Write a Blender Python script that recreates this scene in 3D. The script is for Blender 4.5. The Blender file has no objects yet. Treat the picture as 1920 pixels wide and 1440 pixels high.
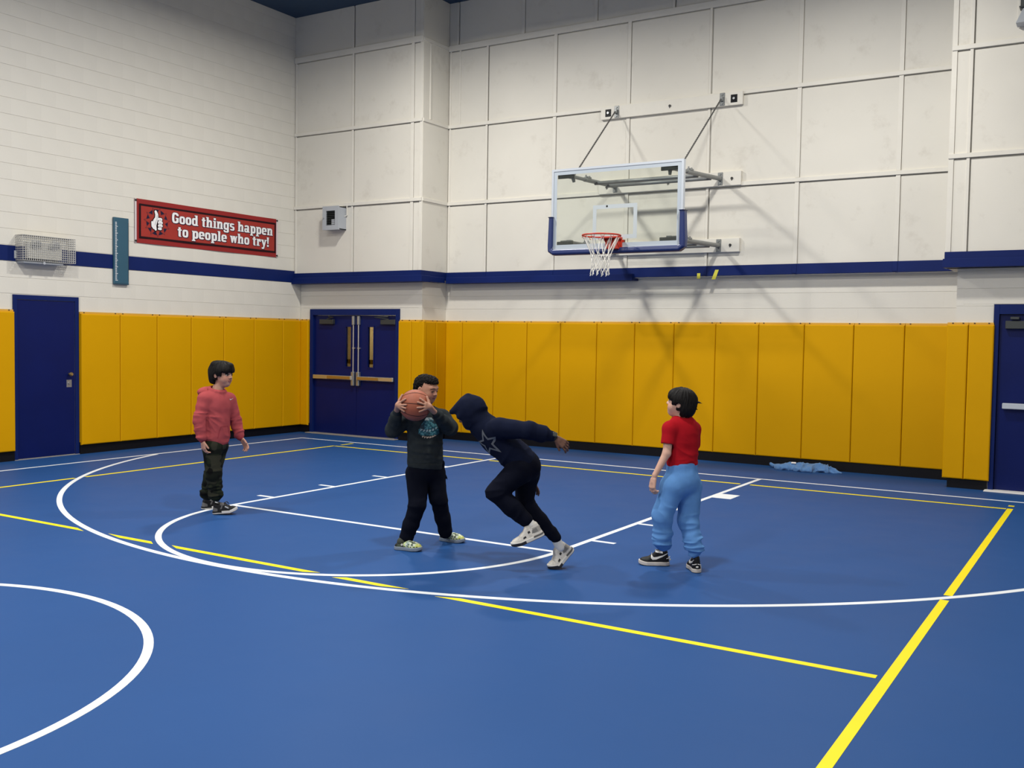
import bpy, bmesh, math, random
import numpy as np
from mathutils import Vector, Matrix
from mathutils.bvhtree import BVHTree

random.seed(7); RNG = np.random.default_rng(7)
scene = bpy.context.scene
COL = scene.collection

# ------------------------------------------------------------------ camera
CAM = np.array([5.5147, -11.7218, 1.6662]); YAW, PITCH, ROLL, FPX = math.radians(-31.7363), math.radians(-2.6905), math.radians(0.8927), 1859.03
def cam_axes():
    cy, sy, cp, sp = math.cos(YAW), math.sin(YAW), math.cos(PITCH), math.sin(PITCH)
    f = np.array([sy*cp, cy*cp, sp]); r = np.array([cy, -sy, 0.0]); u = np.cross(r, f)
    cr, sr = math.cos(ROLL), math.sin(ROLL)
    return np.stack([r*cr+u*sr, -r*sr+u*cr, f])
CM = cam_axes()
cd = bpy.data.cameras.new('camera'); cam = bpy.data.objects.new('camera', cd); COL.objects.link(cam)
cd.sensor_fit = 'HORIZONTAL'; cd.sensor_width = 36.0; cd.lens = FPX*36.0/1920.0; cd.clip_start = 0.05; cd.clip_end = 100
mw = Matrix.Identity(4)
for i in range(3):
    mw[i][0] = CM[0][i]; mw[i][1] = CM[1][i]; mw[i][2] = -CM[2][i]; mw[i][3] = CAM[i]
cam.matrix_world = mw
scene.camera = cam

# ------------------------------------------------------------------ world, lights, exposure
wd = bpy.data.worlds.new('world'); scene.world = wd; wd.use_nodes = True
wd.node_tree.nodes['Background'].inputs[0].default_value = (0.8, 0.85, 0.9, 1); wd.node_tree.nodes['Background'].inputs[1].default_value = 0.02
scene.view_settings.view_transform = 'Standard'; scene.view_settings.look = 'None'; scene.view_settings.gamma = 1.0
scene.view_settings.use_curve_mapping = False; scene.view_settings.exposure = 0.0
LAMP_Z = 6.36; LAMP_W = 210.0
LAMPS = [(x, y) for y in (-2.0, -7.0, -12.0, -17.0) for x in (-2.5, 2.5)]
for x, y in LAMPS:
    ld = bpy.data.lights.new('high_bay_lamp', 'AREA'); ld.shape = 'DISK'; ld.size = 0.42; ld.energy = LAMP_W*(1.12 if x < 0 else 1.0); ld.color = (1.0, 0.975, 0.92); ld.spread = math.pi
    lo = bpy.data.objects.new('high_bay_lamp', ld); lo.location = (x, y, LAMP_Z); COL.objects.link(lo)

# ------------------------------------------------------------------ helpers: objects
def tag(o, label=None, cat=None, group=None, kind=None):
    if label: o['label'] = label
    if cat: o['category'] = cat
    if group: o['group'] = group
    if kind: o['kind'] = kind
    return o
def empty(name, loc=(0, 0, 0), **kw):
    o = bpy.data.objects.new(name, None); o.location = loc; o.empty_display_size = 0.1; COL.objects.link(o); return tag(o, **kw)
ORG = {}
def origin(p):
    """world origin of a root/part (all parts keep local location 0)"""
    return ORG.get(p.name, Vector((0, 0, 0))) if p else Vector((0, 0, 0))
def mesh_data(name, V, Fs, smooth=False, bump=None):
    me = bpy.data.meshes.new(name)
    V = np.asarray(V, dtype=np.float64)
    me.from_pydata(V.tolist(), [], Fs if isinstance(Fs, list) else np.asarray(Fs).tolist()); me.update()
    if smooth: me.polygons.foreach_set('use_smooth', [True]*len(me.polygons))
    return me
def mk(name, V, Fs, mat, parent=None, smooth=False, loc=None, col=None, **kw):
    """V in world coordinates. parent: object whose origin is in ORG. loc: origin for a top-level mesh."""
    V = np.asarray(V, dtype=np.float64)
    o0 = origin(parent) if parent else Vector(loc if loc is not None else (0, 0, 0))
    me = mesh_data(name, V-np.array(o0), Fs, smooth)
    if mat is not None: me.materials.append(mat)
    if col is not None:
        at = me.color_attributes.new('Col', 'FLOAT_COLOR', 'POINT')
        c4 = np.ones((len(V), 4), dtype=np.float32); c4[:, :3] = col; at.data.foreach_set('color', c4.ravel())
    ob = bpy.data.objects.new(name, me); COL.objects.link(ob)
    if parent: ob.parent = parent
    elif loc is not None: ob.location = loc
    ORG[ob.name] = o0
    return tag(ob, **kw)
def root(name, loc, **kw):
    o = empty(name, loc, **kw); ORG[o.name] = Vector(loc); return o
def inst(name, me, loc, parent=None, **kw):
    ob = bpy.data.objects.new(name, me); COL.objects.link(ob)
    ob.location = Vector(loc)-(origin(parent) if parent else Vector((0, 0, 0)))
    if parent: ob.parent = parent
    ORG[ob.name] = Vector(loc); return tag(ob, **kw)

class MB:
    """mesh collector"""
    def __init__(s): s.V = []; s.F = []
    def add(s, V, Fs):
        b = len(s.V); s.V += [tuple(v) for v in V]; s.F += [tuple(i+b for i in f) for f in Fs]; return s
    def box(s, lo, hi, bev=0.0):
        lo = np.minimum(lo, hi)*1.0; hi2 = np.maximum(np.array(lo), np.array(hi)); 
        V, Fs = boxvf(lo, hi2, bev); return s.add(V, Fs)
    def obox(s, c, half, R=None, bev=0.0):
        V, Fs = boxvf(-np.array(half), np.array(half), bev); V = np.array(V)
        if R is not None: V = V @ np.array(R).T
        return s.add(V+np.array(c), Fs)
    def tube(s, pts, r, n=8, cap=True, closed=False):
        V, Fs = tubevf(pts, r, n, cap, closed); return s.add(V, Fs)
    def poly(s, pts): return s.add(pts, [tuple(range(len(pts)))])
    def mk(s, name, mat, parent=None, **kw): return mk(name, s.V, s.F, mat, parent, **kw)
def boxvf(lo, hi, bev=0.0):
    lo = np.array(lo, float); hi = np.array(hi, float)
    if bev <= 0:
        V = [(x, y, z) for x in (lo[0], hi[0]) for y in (lo[1], hi[1]) for z in (lo[2], hi[2])]
        return V, [(0, 1, 3, 2), (4, 6, 7, 5), (0, 4, 5, 1), (2, 3, 7, 6), (0, 2, 6, 4), (1, 5, 7, 3)]
    b = min(bev, 0.49*float((hi-lo).min())); V = []; idx = {}
    for i in (0, 1):
        for j in (0, 1):
            for k in (0, 1):
                c = np.where(np.array((i, j, k)) == 0, lo, hi); s = np.where(np.array((i, j, k)) == 0, 1, -1)
                for a in range(3):
                    p = c+s*b; p[a] = c[a]; idx[(i, j, k, a)] = len(V); V.append(tuple(p))
    F = []
    for a in range(3):
        o = [q for q in range(3) if q != a]
        for v in (0, 1):
            ring = []
            for (p, q) in ((0, 0), (1, 0), (1, 1), (0, 1)):
                t = [0, 0, 0]; t[a] = v; t[o[0]] = p; t[o[1]] = q; ring.append(idx[(*t, a)])
            flip = (v == 0) ^ (a == 1)
            F.append(tuple(ring[::-1] if flip else ring))
    for a in range(3):
        o = [q for q in range(3) if q != a]
        for p in (0, 1):
            for q in (0, 1):
                t0 = [0, 0, 0]; t0[o[0]] = p; t0[o[1]] = q; t1 = list(t0); t1[a] = 1
                ring = (idx[(*t0, o[0])], idx[(*t1, o[0])], idx[(*t1, o[1])], idx[(*t0, o[1])]); F.append(ring)
    for i in (0, 1):
        for j in (0, 1):
            for k in (0, 1): F.append(tuple(idx[(i, j, k, a)] for a in range(3)))
    # orient outward (convex)
    Va = np.array(V); c = Va.mean(0); G = []
    for f in F:
        p = Va[list(f)]; n = np.cross(p[1]-p[0], p[2]-p[0])
        G.append(f if n @ (p.mean(0)-c) > 0 else f[::-1])
    return V, G
def tubevf(pts, r, n=8, cap=True, closed=False):
    P = np.array(pts, float); m = len(P); rr = np.full(m, r) if np.isscalar(r) else np.array(r, float)
    T = np.zeros_like(P)
    if closed: T = np.roll(P, -1, 0)-np.roll(P, 1, 0)
    else:
        T[1:-1] = P[2:]-P[:-2]; T[0] = P[1]-P[0]; T[-1] = P[-1]-P[-2]
    T /= np.linalg.norm(T, axis=1)[:, None]+1e-12
    a = np.array((0, 0, 1.0)) if abs(T[0][2]) < 0.9 else np.array((1.0, 0, 0))
    N = a-T[0]*(a @ T[0]); N /= np.linalg.norm(N); V = []
    for i in range(m):
        N = N-T[i]*(N @ T[i]); N /= np.linalg.norm(N); B = np.cross(T[i], N)
        for k in range(n):
            t = 2*math.pi*k/n; V.append(P[i]+rr[i]*(math.cos(t)*N+math.sin(t)*B))
    F = []
    for i in range(m if closed else m-1):
        j = (i+1) % m
        for k in range(n):
            k2 = (k+1) % n; F.append((i*n+k, i*n+k2, j*n+k2, j*n+k))
    if cap and not closed: F += [tuple(range(n))[::-1], tuple((m-1)*n+k for k in range(n))]
    return V, F
def cyl(p0, p1, r, n=16): return MB().tube([p0, p1], r, n)

# ------------------------------------------------------------------ helpers: materials
def material(name, base, rough=0.6, metal=0.0, spec=0.5, var=0.0, vscale=3.0, bump=0.0, bscale=60.0, attr=False, dirt=0.0, dscale=1.2, coat=0.0, stretch=None, sheen=0.0):
    m = bpy.data.materials.new(name); m.use_nodes = True; nt = m.node_tree; N = nt.nodes; L = nt.links
    bs = N['Principled BSDF']; bs.inputs['Roughness'].default_value = rough; bs.inputs['Metallic'].default_value = metal
    bs.inputs['Specular IOR Level'].default_value = spec; bs.inputs['Base Color'].default_value = (*base, 1)
    if coat: bs.inputs['Coat Weight'].default_value = coat
    if sheen: bs.inputs['Sheen Weight'].default_value = sheen
    tc = N.new('ShaderNodeTexCoord'); vec = tc.outputs['Object']
    if stretch:
        mp = N.new('ShaderNodeMapping'); mp.inputs['Scale'].default_value = stretch; L.new(vec, mp.inputs['Vector']); vec = mp.outputs['Vector']
    cur = None
    if attr:
        at = N.new('ShaderNodeAttribute'); at.attribute_name = 'Col'; cur = at.outputs['Color']
    if var > 0:
        nz = N.new('ShaderNodeTexNoise'); nz.inputs['Scale'].default_value = vscale; nz.inputs['Detail'].default_value = 5; L.new(vec, nz.inputs['Vector'])
        mr = N.new('ShaderNodeMapRange'); mr.inputs['From Min'].default_value = 0.3; mr.inputs['From Max'].default_value = 0.7
        mr.inputs['To Min'].default_value = 1-var; mr.inputs['To Max'].default_value = 1+var; L.new(nz.outputs['Fac'], mr.inputs['Value'])
        mx = N.new('ShaderNodeVectorMath'); mx.operation = 'SCALE'
        if cur: L.new(cur, mx.inputs[0])
        else: mx.inputs[0].default_value = base
        L.new(mr.outputs['Result'], mx.inputs['Scale']); cur = mx.outputs['Vector']
    if dirt > 0:
        nz = N.new('ShaderNodeTexNoise'); nz.inputs['Scale'].default_value = dscale; nz.inputs['Detail'].default_value = 8; nz.inputs['Roughness'].default_value = 0.7; L.new(vec, nz.inputs['Vector'])
        mr = N.new('ShaderNodeMapRange'); mr.inputs['From Min'].default_value = 0.56; mr.inputs['From Max'].default_value = 0.72; mr.inputs['To Max'].default_value = dirt; L.new(nz.outputs['Fac'], mr.inputs['Value'])
        mx = N.new('ShaderNodeMixRGB'); mx.inputs['Color2'].default_value = (base[0]*0.55, base[1]*0.5, base[2]*0.45, 1)
        if cur: L.new(cur, mx.inputs['Color1'])
        else: mx.inputs['Color1'].default_value = (*base, 1)
        L.new(mr.outputs['Result'], mx.inputs['Fac']); cur = mx.outputs['Color']
    if cur: L.new(cur, bs.inputs['Base Color'])
    if bump > 0:
        nz = N.new('ShaderNodeTexNoise'); nz.inputs['Scale'].default_value = bscale; nz.inputs['Detail'].default_value = 4; L.new(vec, nz.inputs['Vector'])
        bp = N.new('ShaderNodeBump'); bp.inputs['Strength'].default_value = bump; bp.inputs['Distance'].default_value = 0.01; L.new(nz.outputs['Fac'], bp.inputs['Height']); L.new(bp.outputs['Normal'], bs.inputs['Normal'])
    return m
WHITE = (0.665, 0.635, 0.565)
M_block = material('painted_block', WHITE, 0.55, var=0.025, vscale=1.1, bump=0.12, bscale=40)
M_joint = material('painted_mortar', (0.60, 0.58, 0.52), 0.7, bump=0.1, bscale=50)
M_panel = material('painted_panel', WHITE, 0.6, var=0.04, vscale=0.9, bump=0.06, bscale=30, dirt=0.30, dscale=2.3)
M_batten = material('painted_batten', (0.68, 0.65, 0.58), 0.55, var=0.03, bump=0.05, dirt=0.12, dscale=5)
M_navy = material('navy_paint', (0.004, 0.014, 0.098), 0.45, spec=0.15, var=0.08, vscale=2, bump=0.05, bscale=30)
M_door = material('navy_door_paint', (0.002, 0.008, 0.082), 0.38, spec=0.2, var=0.08, vscale=2, bump=0.04, bscale=40)
M_pad = material('yellow_vinyl', (0.62, 0.312, 0.0), 0.55, spec=0.1, var=0.025, vscale=1.5, bump=0.10, bscale=220)
M_padedge = material('yellow_vinyl_lip', (0.60, 0.33, 0.03), 0.5)
M_black = material('black_rubber_base', (0.004, 0.004, 0.006), 0.5, spec=0.2)
M_ceil = material('dark_blue_deck', (0.018, 0.05, 0.10), 0.7, var=0.05)
M_white_line = material('white_line_paint', (0.74, 0.78, 0.82), 0.5, var=0.02)
M_yellow_line = material('yellow_line_paint', (0.86, 0.69, 0.008), 0.5, spec=0.25, var=0.03)
M_steel = material('galvanised_steel', (0.42, 0.43, 0.44), 0.38, metal=0.85, var=0.06, vscale=8)
M_pipe = material('grey_painted_pipe', (0.22, 0.23, 0.23), 0.42, metal=0.3, var=0.06, vscale=8)
M_darkmetal = material('dark_steel', (0.05, 0.055, 0.055), 0.45, metal=0.4)
M_chrome = material('brushed_aluminium', (0.72, 0.71, 0.68), 0.3, metal=0.9)
M_alu = material('white_frame_paint', (0.50, 0.54, 0.59), 0.35, metal=0.1)
M_brass = material('brass', (0.55, 0.40, 0.16), 0.35, metal=0.9)
M_greybox = material('grey_enamel', (0.38, 0.40, 0.43), 0.4, var=0.03)
M_screw = material('dark_bolt', (0.03, 0.03, 0.03), 0.5, metal=0.5)
M_rim = material('rim_orange_red', (0.50, 0.035, 0.015), 0.4, var=0.1, vscale=20)
M_net = material('net_cord', (0.72, 0.70, 0.64), 0.8)
M_boardpad = material('navy_board_pad', (0.012, 0.026, 0.12), 0.35)
M_sill = material('worn_threshold', (0.35, 0.33, 0.30), 0.5, metal=0.3, var=0.1, vscale=12)
M_tape = material('yellow_tape', (0.62, 0.58, 0.06), 0.5)
M_white_plain = material('white_print', (0.82, 0.80, 0.80), 0.5)
M_hole = material('dark_hole', (0.01, 0.01, 0.01), 0.8)
def glass_material(name, tint, refl):
    m = bpy.data.materials.new(name); m.use_nodes = True; nt = m.node_tree; nt.nodes.clear(); N = nt.nodes; L = nt.links
    out = N.new('ShaderNodeOutputMaterial'); mix = N.new('ShaderNodeMixShader'); tr = N.new('ShaderNodeBsdfTransparent'); gl = N.new('ShaderNodeBsdfGlossy'); fr = N.new('ShaderNodeFresnel')
    tr.inputs['Color'].default_value = (*tint, 1); gl.inputs['Roughness'].default_value = 0.03; gl.inputs['Color'].default_value = (refl, refl, refl, 1); fr.inputs['IOR'].default_value = 1.5
    L.new(fr.outputs[0], mix.inputs[0]); L.new(tr.outputs[0], mix.inputs[1]); L.new(gl.outputs[0], mix.inputs[2]); L.new(mix.outputs[0], out.inputs[0]); return m
M_glass = glass_material('backboard_glass', (0.935, 0.955, 0.935), 0.9)
M_pane = glass_material('wired_door_glass', (0.55, 0.5, 0.4), 0.8)

def floor_material():
    m = material('blue_sports_floor', (0.0165, 0.069, 0.222), 0.5, spec=0.10, var=0.035, vscale=0.6, bump=0.02, bscale=120)
    N = m.node_tree.nodes; L = m.node_tree.links
    tc = N.new('ShaderNodeTexCoord'); nz = N.new('ShaderNodeTexNoise'); nz.inputs['Scale'].default_value = 1.7; nz.inputs['Detail'].default_value = 6
    L.new(tc.outputs['Object'], nz.inputs['Vector']); mr = N.new('ShaderNodeMapRange'); mr.inputs['To Min'].default_value = 0.44; mr.inputs['To Max'].default_value = 0.58
    L.new(nz.outputs['Fac'], mr.inputs['Value']); L.new(mr.outputs['Result'], N['Principled BSDF'].inputs['Roughness']); return m
M_floor = floor_material()

# ------------------------------------------------------------------ the room
XL, XR, YD, YH, YF, ZC = -6.47, 6.47, 0.62, 1.30, -20.7, 6.93     # left/right wall, upper door wall, upper hoop wall, front wall, ceiling
YDL, YHL = 0.78, 1.42                                             # block walls below the ledge
BXL, BXR = -3.80, 3.70                                            # bay of the hoop wall
ZT = 2.54                                                         # foot of the panelled upper wall
floor = mk('floor', *boxvf((XL-0.3, YF-0.3, -0.12), (XR+0.3, YHL+0.3, 0.0)), M_floor, kind='structure')
ceiling = mk('ceiling', *boxvf((XL-0.3, YF-0.3, ZC), (XR+0.3, YHL+0.3, ZC+0.12)), M_ceil, kind='structure')
for x, y in LAMPS:
    b = MB().tube([(x, y, LAMP_Z+0.02), (x, y, LAMP_Z+0.1)], [0.25, 0.22], 20).tube([(x, y, LAMP_Z+0.1), (x, y, LAMP_Z+0.3)], 0.09, 16).tube([(x, y, LAMP_Z+0.3), (x, y, ZC)], 0.012, 6)
    b.mk('lamp_housing', M_greybox, ceiling)
wall_left = mk('wall_left', *boxvf((XL-0.25, YF, 0), (XL-0.004, YHL, ZC)), M_joint, kind='structure')
wall_right = mk('wall_right', *boxvf((XR, YF, 0), (XR+0.25, YHL, ZC)), M_block, kind='structure')
wall_front = mk('wall_front', *boxvf((XL, YF-0.25, 0), (XR, YF, ZC)), M_block, kind='structure')
wb = MB()
wb.box((XL-0.012, YD+0.02, ZT), (BXL-0.02, YHL+0.3, ZC)).box((BXL-0.02, YH+0.02, ZT), (BXR+0.02, YHL+0.3, ZC)).box((BXR+0.02, YD+0.02, ZT), (XR, YHL+0.3, ZC))
wb.box((XL-0.012, YDL+0.004, 0), (-6.238, YHL+0.3, ZT)).box((-4.332, YDL+0.004, 0), (BXL-0.10, YHL+0.3, ZT)).box((-6.238, YDL+0.004, 2.092), (-4.332, YHL+0.3, ZT)).box((BXL-0.10, YHL+0.004, 0), (BXR+0.12, YHL+0.3, ZT)).box((BXR+0.12, YDL+0.004, 0), (4.218, YHL+0.3, ZT)).box((5.294, YDL+0.004, 0), (XR, YHL+0.3, ZT)).box((4.218, YDL+0.004, 2.128), (5.294, YHL+0.3, ZT))
wall_back = wb.mk('wall_back', M_joint, kind='structure')

# painted concrete blocks: one mesh per size, shared
BLK = {}
def block_mesh(w, h, axis):
    k = (round(w, 3), round(h, 3), axis)
    if k not in BLK:
        d = 0.02
        b = 0.0022; sec = [(-d, -h/2+b), (-d+b, -h/2), (d-b, -h/2), (d, -h/2+b), (d, h/2-b), (d-b, h/2), (-d+b, h/2), (-d, h/2-b)]
        V = np.array([(-w/2, y, zz) for y, zz in sec]+[(w/2, y, zz) for y, zz in sec]); n8 = 8
        Fs = [(i, i+8, (i+1) % 8+8, (i+1) % 8) for i in range(8)]+[tuple(range(8)), tuple(range(15, 7, -1))]
        Fs = [f[::-1] for f in Fs]
        if axis == 'x': V = V[:, [1, 0, 2]]*np.array((1, 1, 1)); Fs = [f[::-1] for f in Fs]
        me = mesh_data('block', V, Fs); me.materials.append(M_block); BLK[k] = me
    return BLK[k]
CH, BL = 0.2032, 0.4064
blocks = []   # (axis, centre, w, h)
def course_runs(a0, a1, phase):
    x = a0; out = []; first = a0+((phase-a0) % BL)
    edges = [a0]+[first+i*BL for i in range(int((a1-first)/BL)+1)]+[a1]
    return [(p, q) for p, q in zip(edges[:-1], edges[1:]) if q-p > 0.02]
left_rest = MB(); cand = []
z = 1.9186; k = 0
while z < ZC-0.01:
    h = min(CH, ZC-z)
    for p, q in course_runs(-4.75, YD+0.14, 0.1+0.2032*(k % 2)):
        cand.append(((XL-0.02, (p+q)/2, z+h/2), q-p-0.0003, h-0.0022))
    z += CH; k += 1
def pix(P):
    q = CM @ (np.array(P, float)-CAM); return 960+FPX*q[0]/q[2], 720-FPX*q[1]/q[2], q[2]
def seen(P, m=40):
    u, v, d = pix(P); return d > 0 and -m < u < 1920+m and -m < v < 1440+m
def block_hidden(c, w, h):
    y0, y1, z0, z1 = c[1]-w/2, c[1]+w/2, c[2]-h/2, c[2]+h/2
    return z1 < 1.93 and not (-4.40 < c[1] < -3.4)
vis = [c for c in cand if seen(c[0]) and not block_hidden(*c)]
door1 = (-4.40, -3.42, 2.118)
def clip_door(c):
    (x, y, zz), w, h = c
    return not (zz-h/2 < door1[2]-0.02 and y+w/2 > door1[0] and y-w/2 < door1[1])
vis2 = []
for c in vis:
    if clip_door(c): vis2.append(c)
    else:   # cut the block round the door frame
        (x, y, zz), w, h = c; y0, y1, z0, z1 = y-w/2, y+w/2, zz-h/2, zz+h/2
        if z1 > door1[2]+0.015: vis2.append(((x, y, (door1[2]+z1)/2), w, z1-door1[2]))
        zt = min(z1, door1[2]-0.002)
        if y0 < door1[0]-0.03: vis2.append(((x, (y0+door1[0])/2, (z0+zt)/2), door1[0]-y0, zt-z0))
        if y1 > door1[1]+0.03: vis2.append(((x, (y1+door1[1])/2, (z0+zt)/2), y1-door1[1], zt-z0))
vis2.sort(key=lambda c: pix(c[0])[2]/(c[1]*c[2]))
for i, (c, w, h) in enumerate(vis2):
    if i < 300: inst('block', block_mesh(w, h, 'x'), c, wall_left)
    else: left_rest.box((c[0]-0.02, c[1]-w/2, c[2]-h/2), (c[0]+0.02, c[1]+w/2, c[2]+h/2), 0.003)
if left_rest.V: left_rest.mk('block_courses', M_block, wall_left, kind='stuff')
def back_blocks(x0, x1, y, z0, ph, zmax=2.53, hole=None):
    z = z0; k = 0
    while z < zmax-0.01:
        h = min(CH, zmax-z)
        for p, q in course_runs(x0, x1, ph+0.2032*(k % 2)):
            w, hh = q-p-0.0003, h-0.0022
            if hole and p < hole[1]-0.01 and q > hole[0]+0.01 and z < hole[2]-0.01:
                zz1 = z+hh
                if zz1 > hole[2]+0.015: inst('block', block_mesh(w, zz1-hole[2], 'y'), ((p+q)/2, y+0.02, (zz1+hole[2])/2), wall_back)
                zt = min(zz1, hole[2])
                if hole[0]-p > 0.03: inst('block', block_mesh(hole[0]-p, zt-z, 'y'), ((p+hole[0])/2, y+0.02, (z+zt)/2), wall_back)
                if q-hole[1] > 0.03: inst('block', block_mesh(q-hole[1], zt-z, 'y'), ((q+hole[1])/2, y+0.02, (z+zt)/2), wall_back)
                continue
            inst('block', block_mesh(w, hh, 'y'), ((p+q)/2, y+0.02, z+h/2), wall_back)
        z += CH; k += 1
back_blocks(XL, BXL-0.10, YDL, 1.9036, -6.0, hole=(-6.245, -4.325, 2.10))
back_blocks(BXL-0.10, BXR+0.12, YHL, 1.9036, 1.355)
back_blocks(BXR+0.12, XR, YDL, 1.9036, 4.1, hole=(4.215, 5.30, 2.13))
# return of the bay, block side
z = 1.9036; k = 0
while z < 2.52:
    h = min(CH, 2.53-z)
    for p, q in course_runs(YDL, YHL, 1.1+0.2*(k % 2)): inst('block', block_mesh(q-p-0.0003, h-0.0022, 'x'), (BXL-0.117, (p+q)/2, z+h/2), wall_back)
    z += CH; k += 1

# panelled upper walls
def panel(x0, x1, z0, z1, y, t=0.02): MB().box((x0+0.002, y, z0+0.002), (x1-0.002, y+t, z1-0.002), 0.0015).mk('panel', M_panel, wall_back)
def batten(x0, x1, z0, z1, y, t=0.013): MB().box((x0, y-t, z0), (x1, y+0.004, z1), 0.002).mk('batten', M_batten, wall_back)
ZR = (ZT, 3.775, 4.99, 6.215, ZC)
HX = [(BXL, -3.07, -1.86, -0.655, 0.558, 1.785, 3.035, BXR)]*3+[(BXL, -3.635, -2.43, -1.20, 0.009, 1.22, 2.43, 3.60, BXR)]
DX = [(XL, -5.20, -3.995, BXL)]*4; RX = [(BXR, 3.91, 5.13, XR)]*4
for XS, y, dz in ((HX, YH, 0.0), (DX, YD, 0.0), (RX, YD, 0.03)):
    for r in range(4):
        z0, z1 = ZR[r]+(dz if r else 0), ZR[r+1]+(dz if r < 3 else 0)
        xs = XS[r]
        for a, b in zip(xs[:-1], xs[1:]):
            if seen((a, y, z0), 250) or seen((b, y, z1), 250): panel(a+(0.030 if a > xs[0] else 0), b, z0, z1-(0.040 if r < 2 else 0.058 if r == 2 else 0), y)
        for j, x in enumerate(xs[1:-1]):
            wv = 0.035 if (j % 3 == 0) else 0.055
            if seen((x, y, z0), 200) or seen((x, y, z1), 200): batten(x-wv/2, x+wv/2, z0+0.028, z1-0.028, y, 0.014)
    for zz in ZR[1:4]:
        zz = zz+dz; hh = 0.045 if zz > 6 else 0.026
        batten(XS[0][0]+0.004, XS[0][-1]-0.004, zz-hh, zz+hh, y, 0.026)
batten(BXL+0.02, BXL+0.05, ZT+0.1, 6.17, YH, 0.010); batten(-3.60, -3.57, 5.02, 6.17, YH, 0.010)
batten(XL+0.012, XL+0.045, ZT+0.1, 6.17, YD, 0.010); batten(BXL-0.05, BXL-0.008, ZT+0.1, ZC, YD, 0.010); batten(BXR+0.004, BXR+0.06, ZT+0.1, ZC, YD, 0.012)
batten(BXR-0.11, BXR-0.08, 5.02, ZC, YH, 0.010)
for z0, z1 in zip(ZR[:-1], ZR[1:]): MB().box((BXL-0.02, YD+0.002, z0+0.002), (BXL, YH-0.002, z1-0.002), 0.0015).mk('panel', M_panel, wall_back)
for zz in ZR[1:4]: MB().box((BXL-0.002, YD+0.004, zz-0.026), (BXL+0.016, YH-0.004, zz+0.026), 0.002).mk('batten', M_batten, wall_back)
MB().box((BXL-0.002, 0.79, 5.02), (BXL+0.012, 0.825, 6.18), 0.002).mk('batten', M_batten, wall_back)

# navy ledge and band
tr = MB().box((XL-0.005, YF+0.1, 2.533), (XL+0.008, YD, 2.725), 0.002); tr.mk('trim_1', M_navy, kind='structure')
tr = MB().box((XL, YD-0.025, 2.555), (BXL+0.012, YD+0.02, 2.685), 0.003).box((XL, YD-0.075, 2.505), (BXL+0.06, YD+0.16, 2.605), 0.004)
tr.box((BXL-0.03, YD+0.02, 2.556), (BXL+0.012, YH-0.03, 2.684), 0.003).box((BXL-0.10, YD+0.16, 2.515), (BXL+0.035, YH-0.10, 2.60), 0.004)
tr.mk('trim_2', M_navy, kind='structure')
tr = MB().box((BXL, YH-0.03, 2.55), (BXR, YH+0.12, 2.685), 0.003).box((BXL+0.05, YH-0.10, 2.505), (-0.50, YH+0.12, 2.60), 0.004)
for x in (-3.07, -1.86, -0.655, 0.558, 1.785, 3.035): tr.box((x-0.03, YH-0.036, 2.56), (x+0.03, YH-0.02, 2.68), 0.002)
tr.mk('trim_3', M_navy, kind='structure')
tr = MB().box((BXR, YD-0.025, 2.575), (XR, YD+0.02, 2.722), 0.003).box((BXR-0.01, YD-0.075, 2.54), (XR, YD+0.16, 2.64), 0.004); tr.mk('trim_4', M_navy, kind='structure')

# black rubber base under the pads
bb = MB().box((XL-0.012, -3.444, 0), (XL+0.025, YDL, 0.16)).box((XL-0.012, YF+0.2, 0), (XL+0.025, -4.371, 0.16)); bb.mk('baseboard_left', M_black, kind='structure')
bb = MB().box((XL, YDL-0.03, 0), (-6.25, YDL+0.02, 0.16)).box((-4.32, YDL-0.03, 0), (BXL-0.07, YDL+0.02, 0.16)).box((BXL-0.10, YDL-0.03, 0), (BXL-0.07, YHL, 0.16)).box((BXL-0.07, YHL-0.045, 0), (BXR+0.1, YHL+0.02, 0.16)).box((BXR+0.09, YDL-0.03, 0), (4.21, YDL+0.02, 0.16)); bb.mk('baseboard_back', M_black, kind='structure')

# ------------------------------------------------------------------ wall pads, one by one
ORD = ['first', 'second', 'third', 'fourth', 'fifth', 'sixth', 'seventh', 'eighth', 'ninth', 'tenth', 'eleventh', 'twelfth', 'thirteenth', 'fourteenth']
PZ0, PZ1 = 0.125, 1.905
def rounded_pad(w, t, h, b):
    """cushion with soft rolled edges, local: x width centred, y from 0 (front) to t, z 0..h"""
    V, F = [], []; nb = 3
    prof = [(b*(1-math.cos(a)), b*(1-math.sin(a))) for a in np.linspace(0, math.pi/2, nb+1)][::-1]
    rings = []
    for inset, dep in [(b-p[0], p[1]) for p in prof]: pass
    lv = [(0, t)]+[(b*(1-math.cos(a)), b*(1-math.sin(a))) for a in np.linspace(0, math.pi/2, nb+1)]
    for ins, y in lv:
        rings.append([len(V)+i for i in range(4)]); V += [(-w/2+ins, y, ins), (w/2-ins, y, ins), (w/2-ins, y, h-ins), (-w/2+ins, y, h-ins)]
    for a, c in zip(rings[:-1], rings[1:]):
        for i in range(4): j = (i+1) % 4; F.append((a[i], a[j], c[j], c[i]))
    F.append(tuple(rings[-1])); F.append(tuple(rings[0][::-1])); return np.array(V), F
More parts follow.
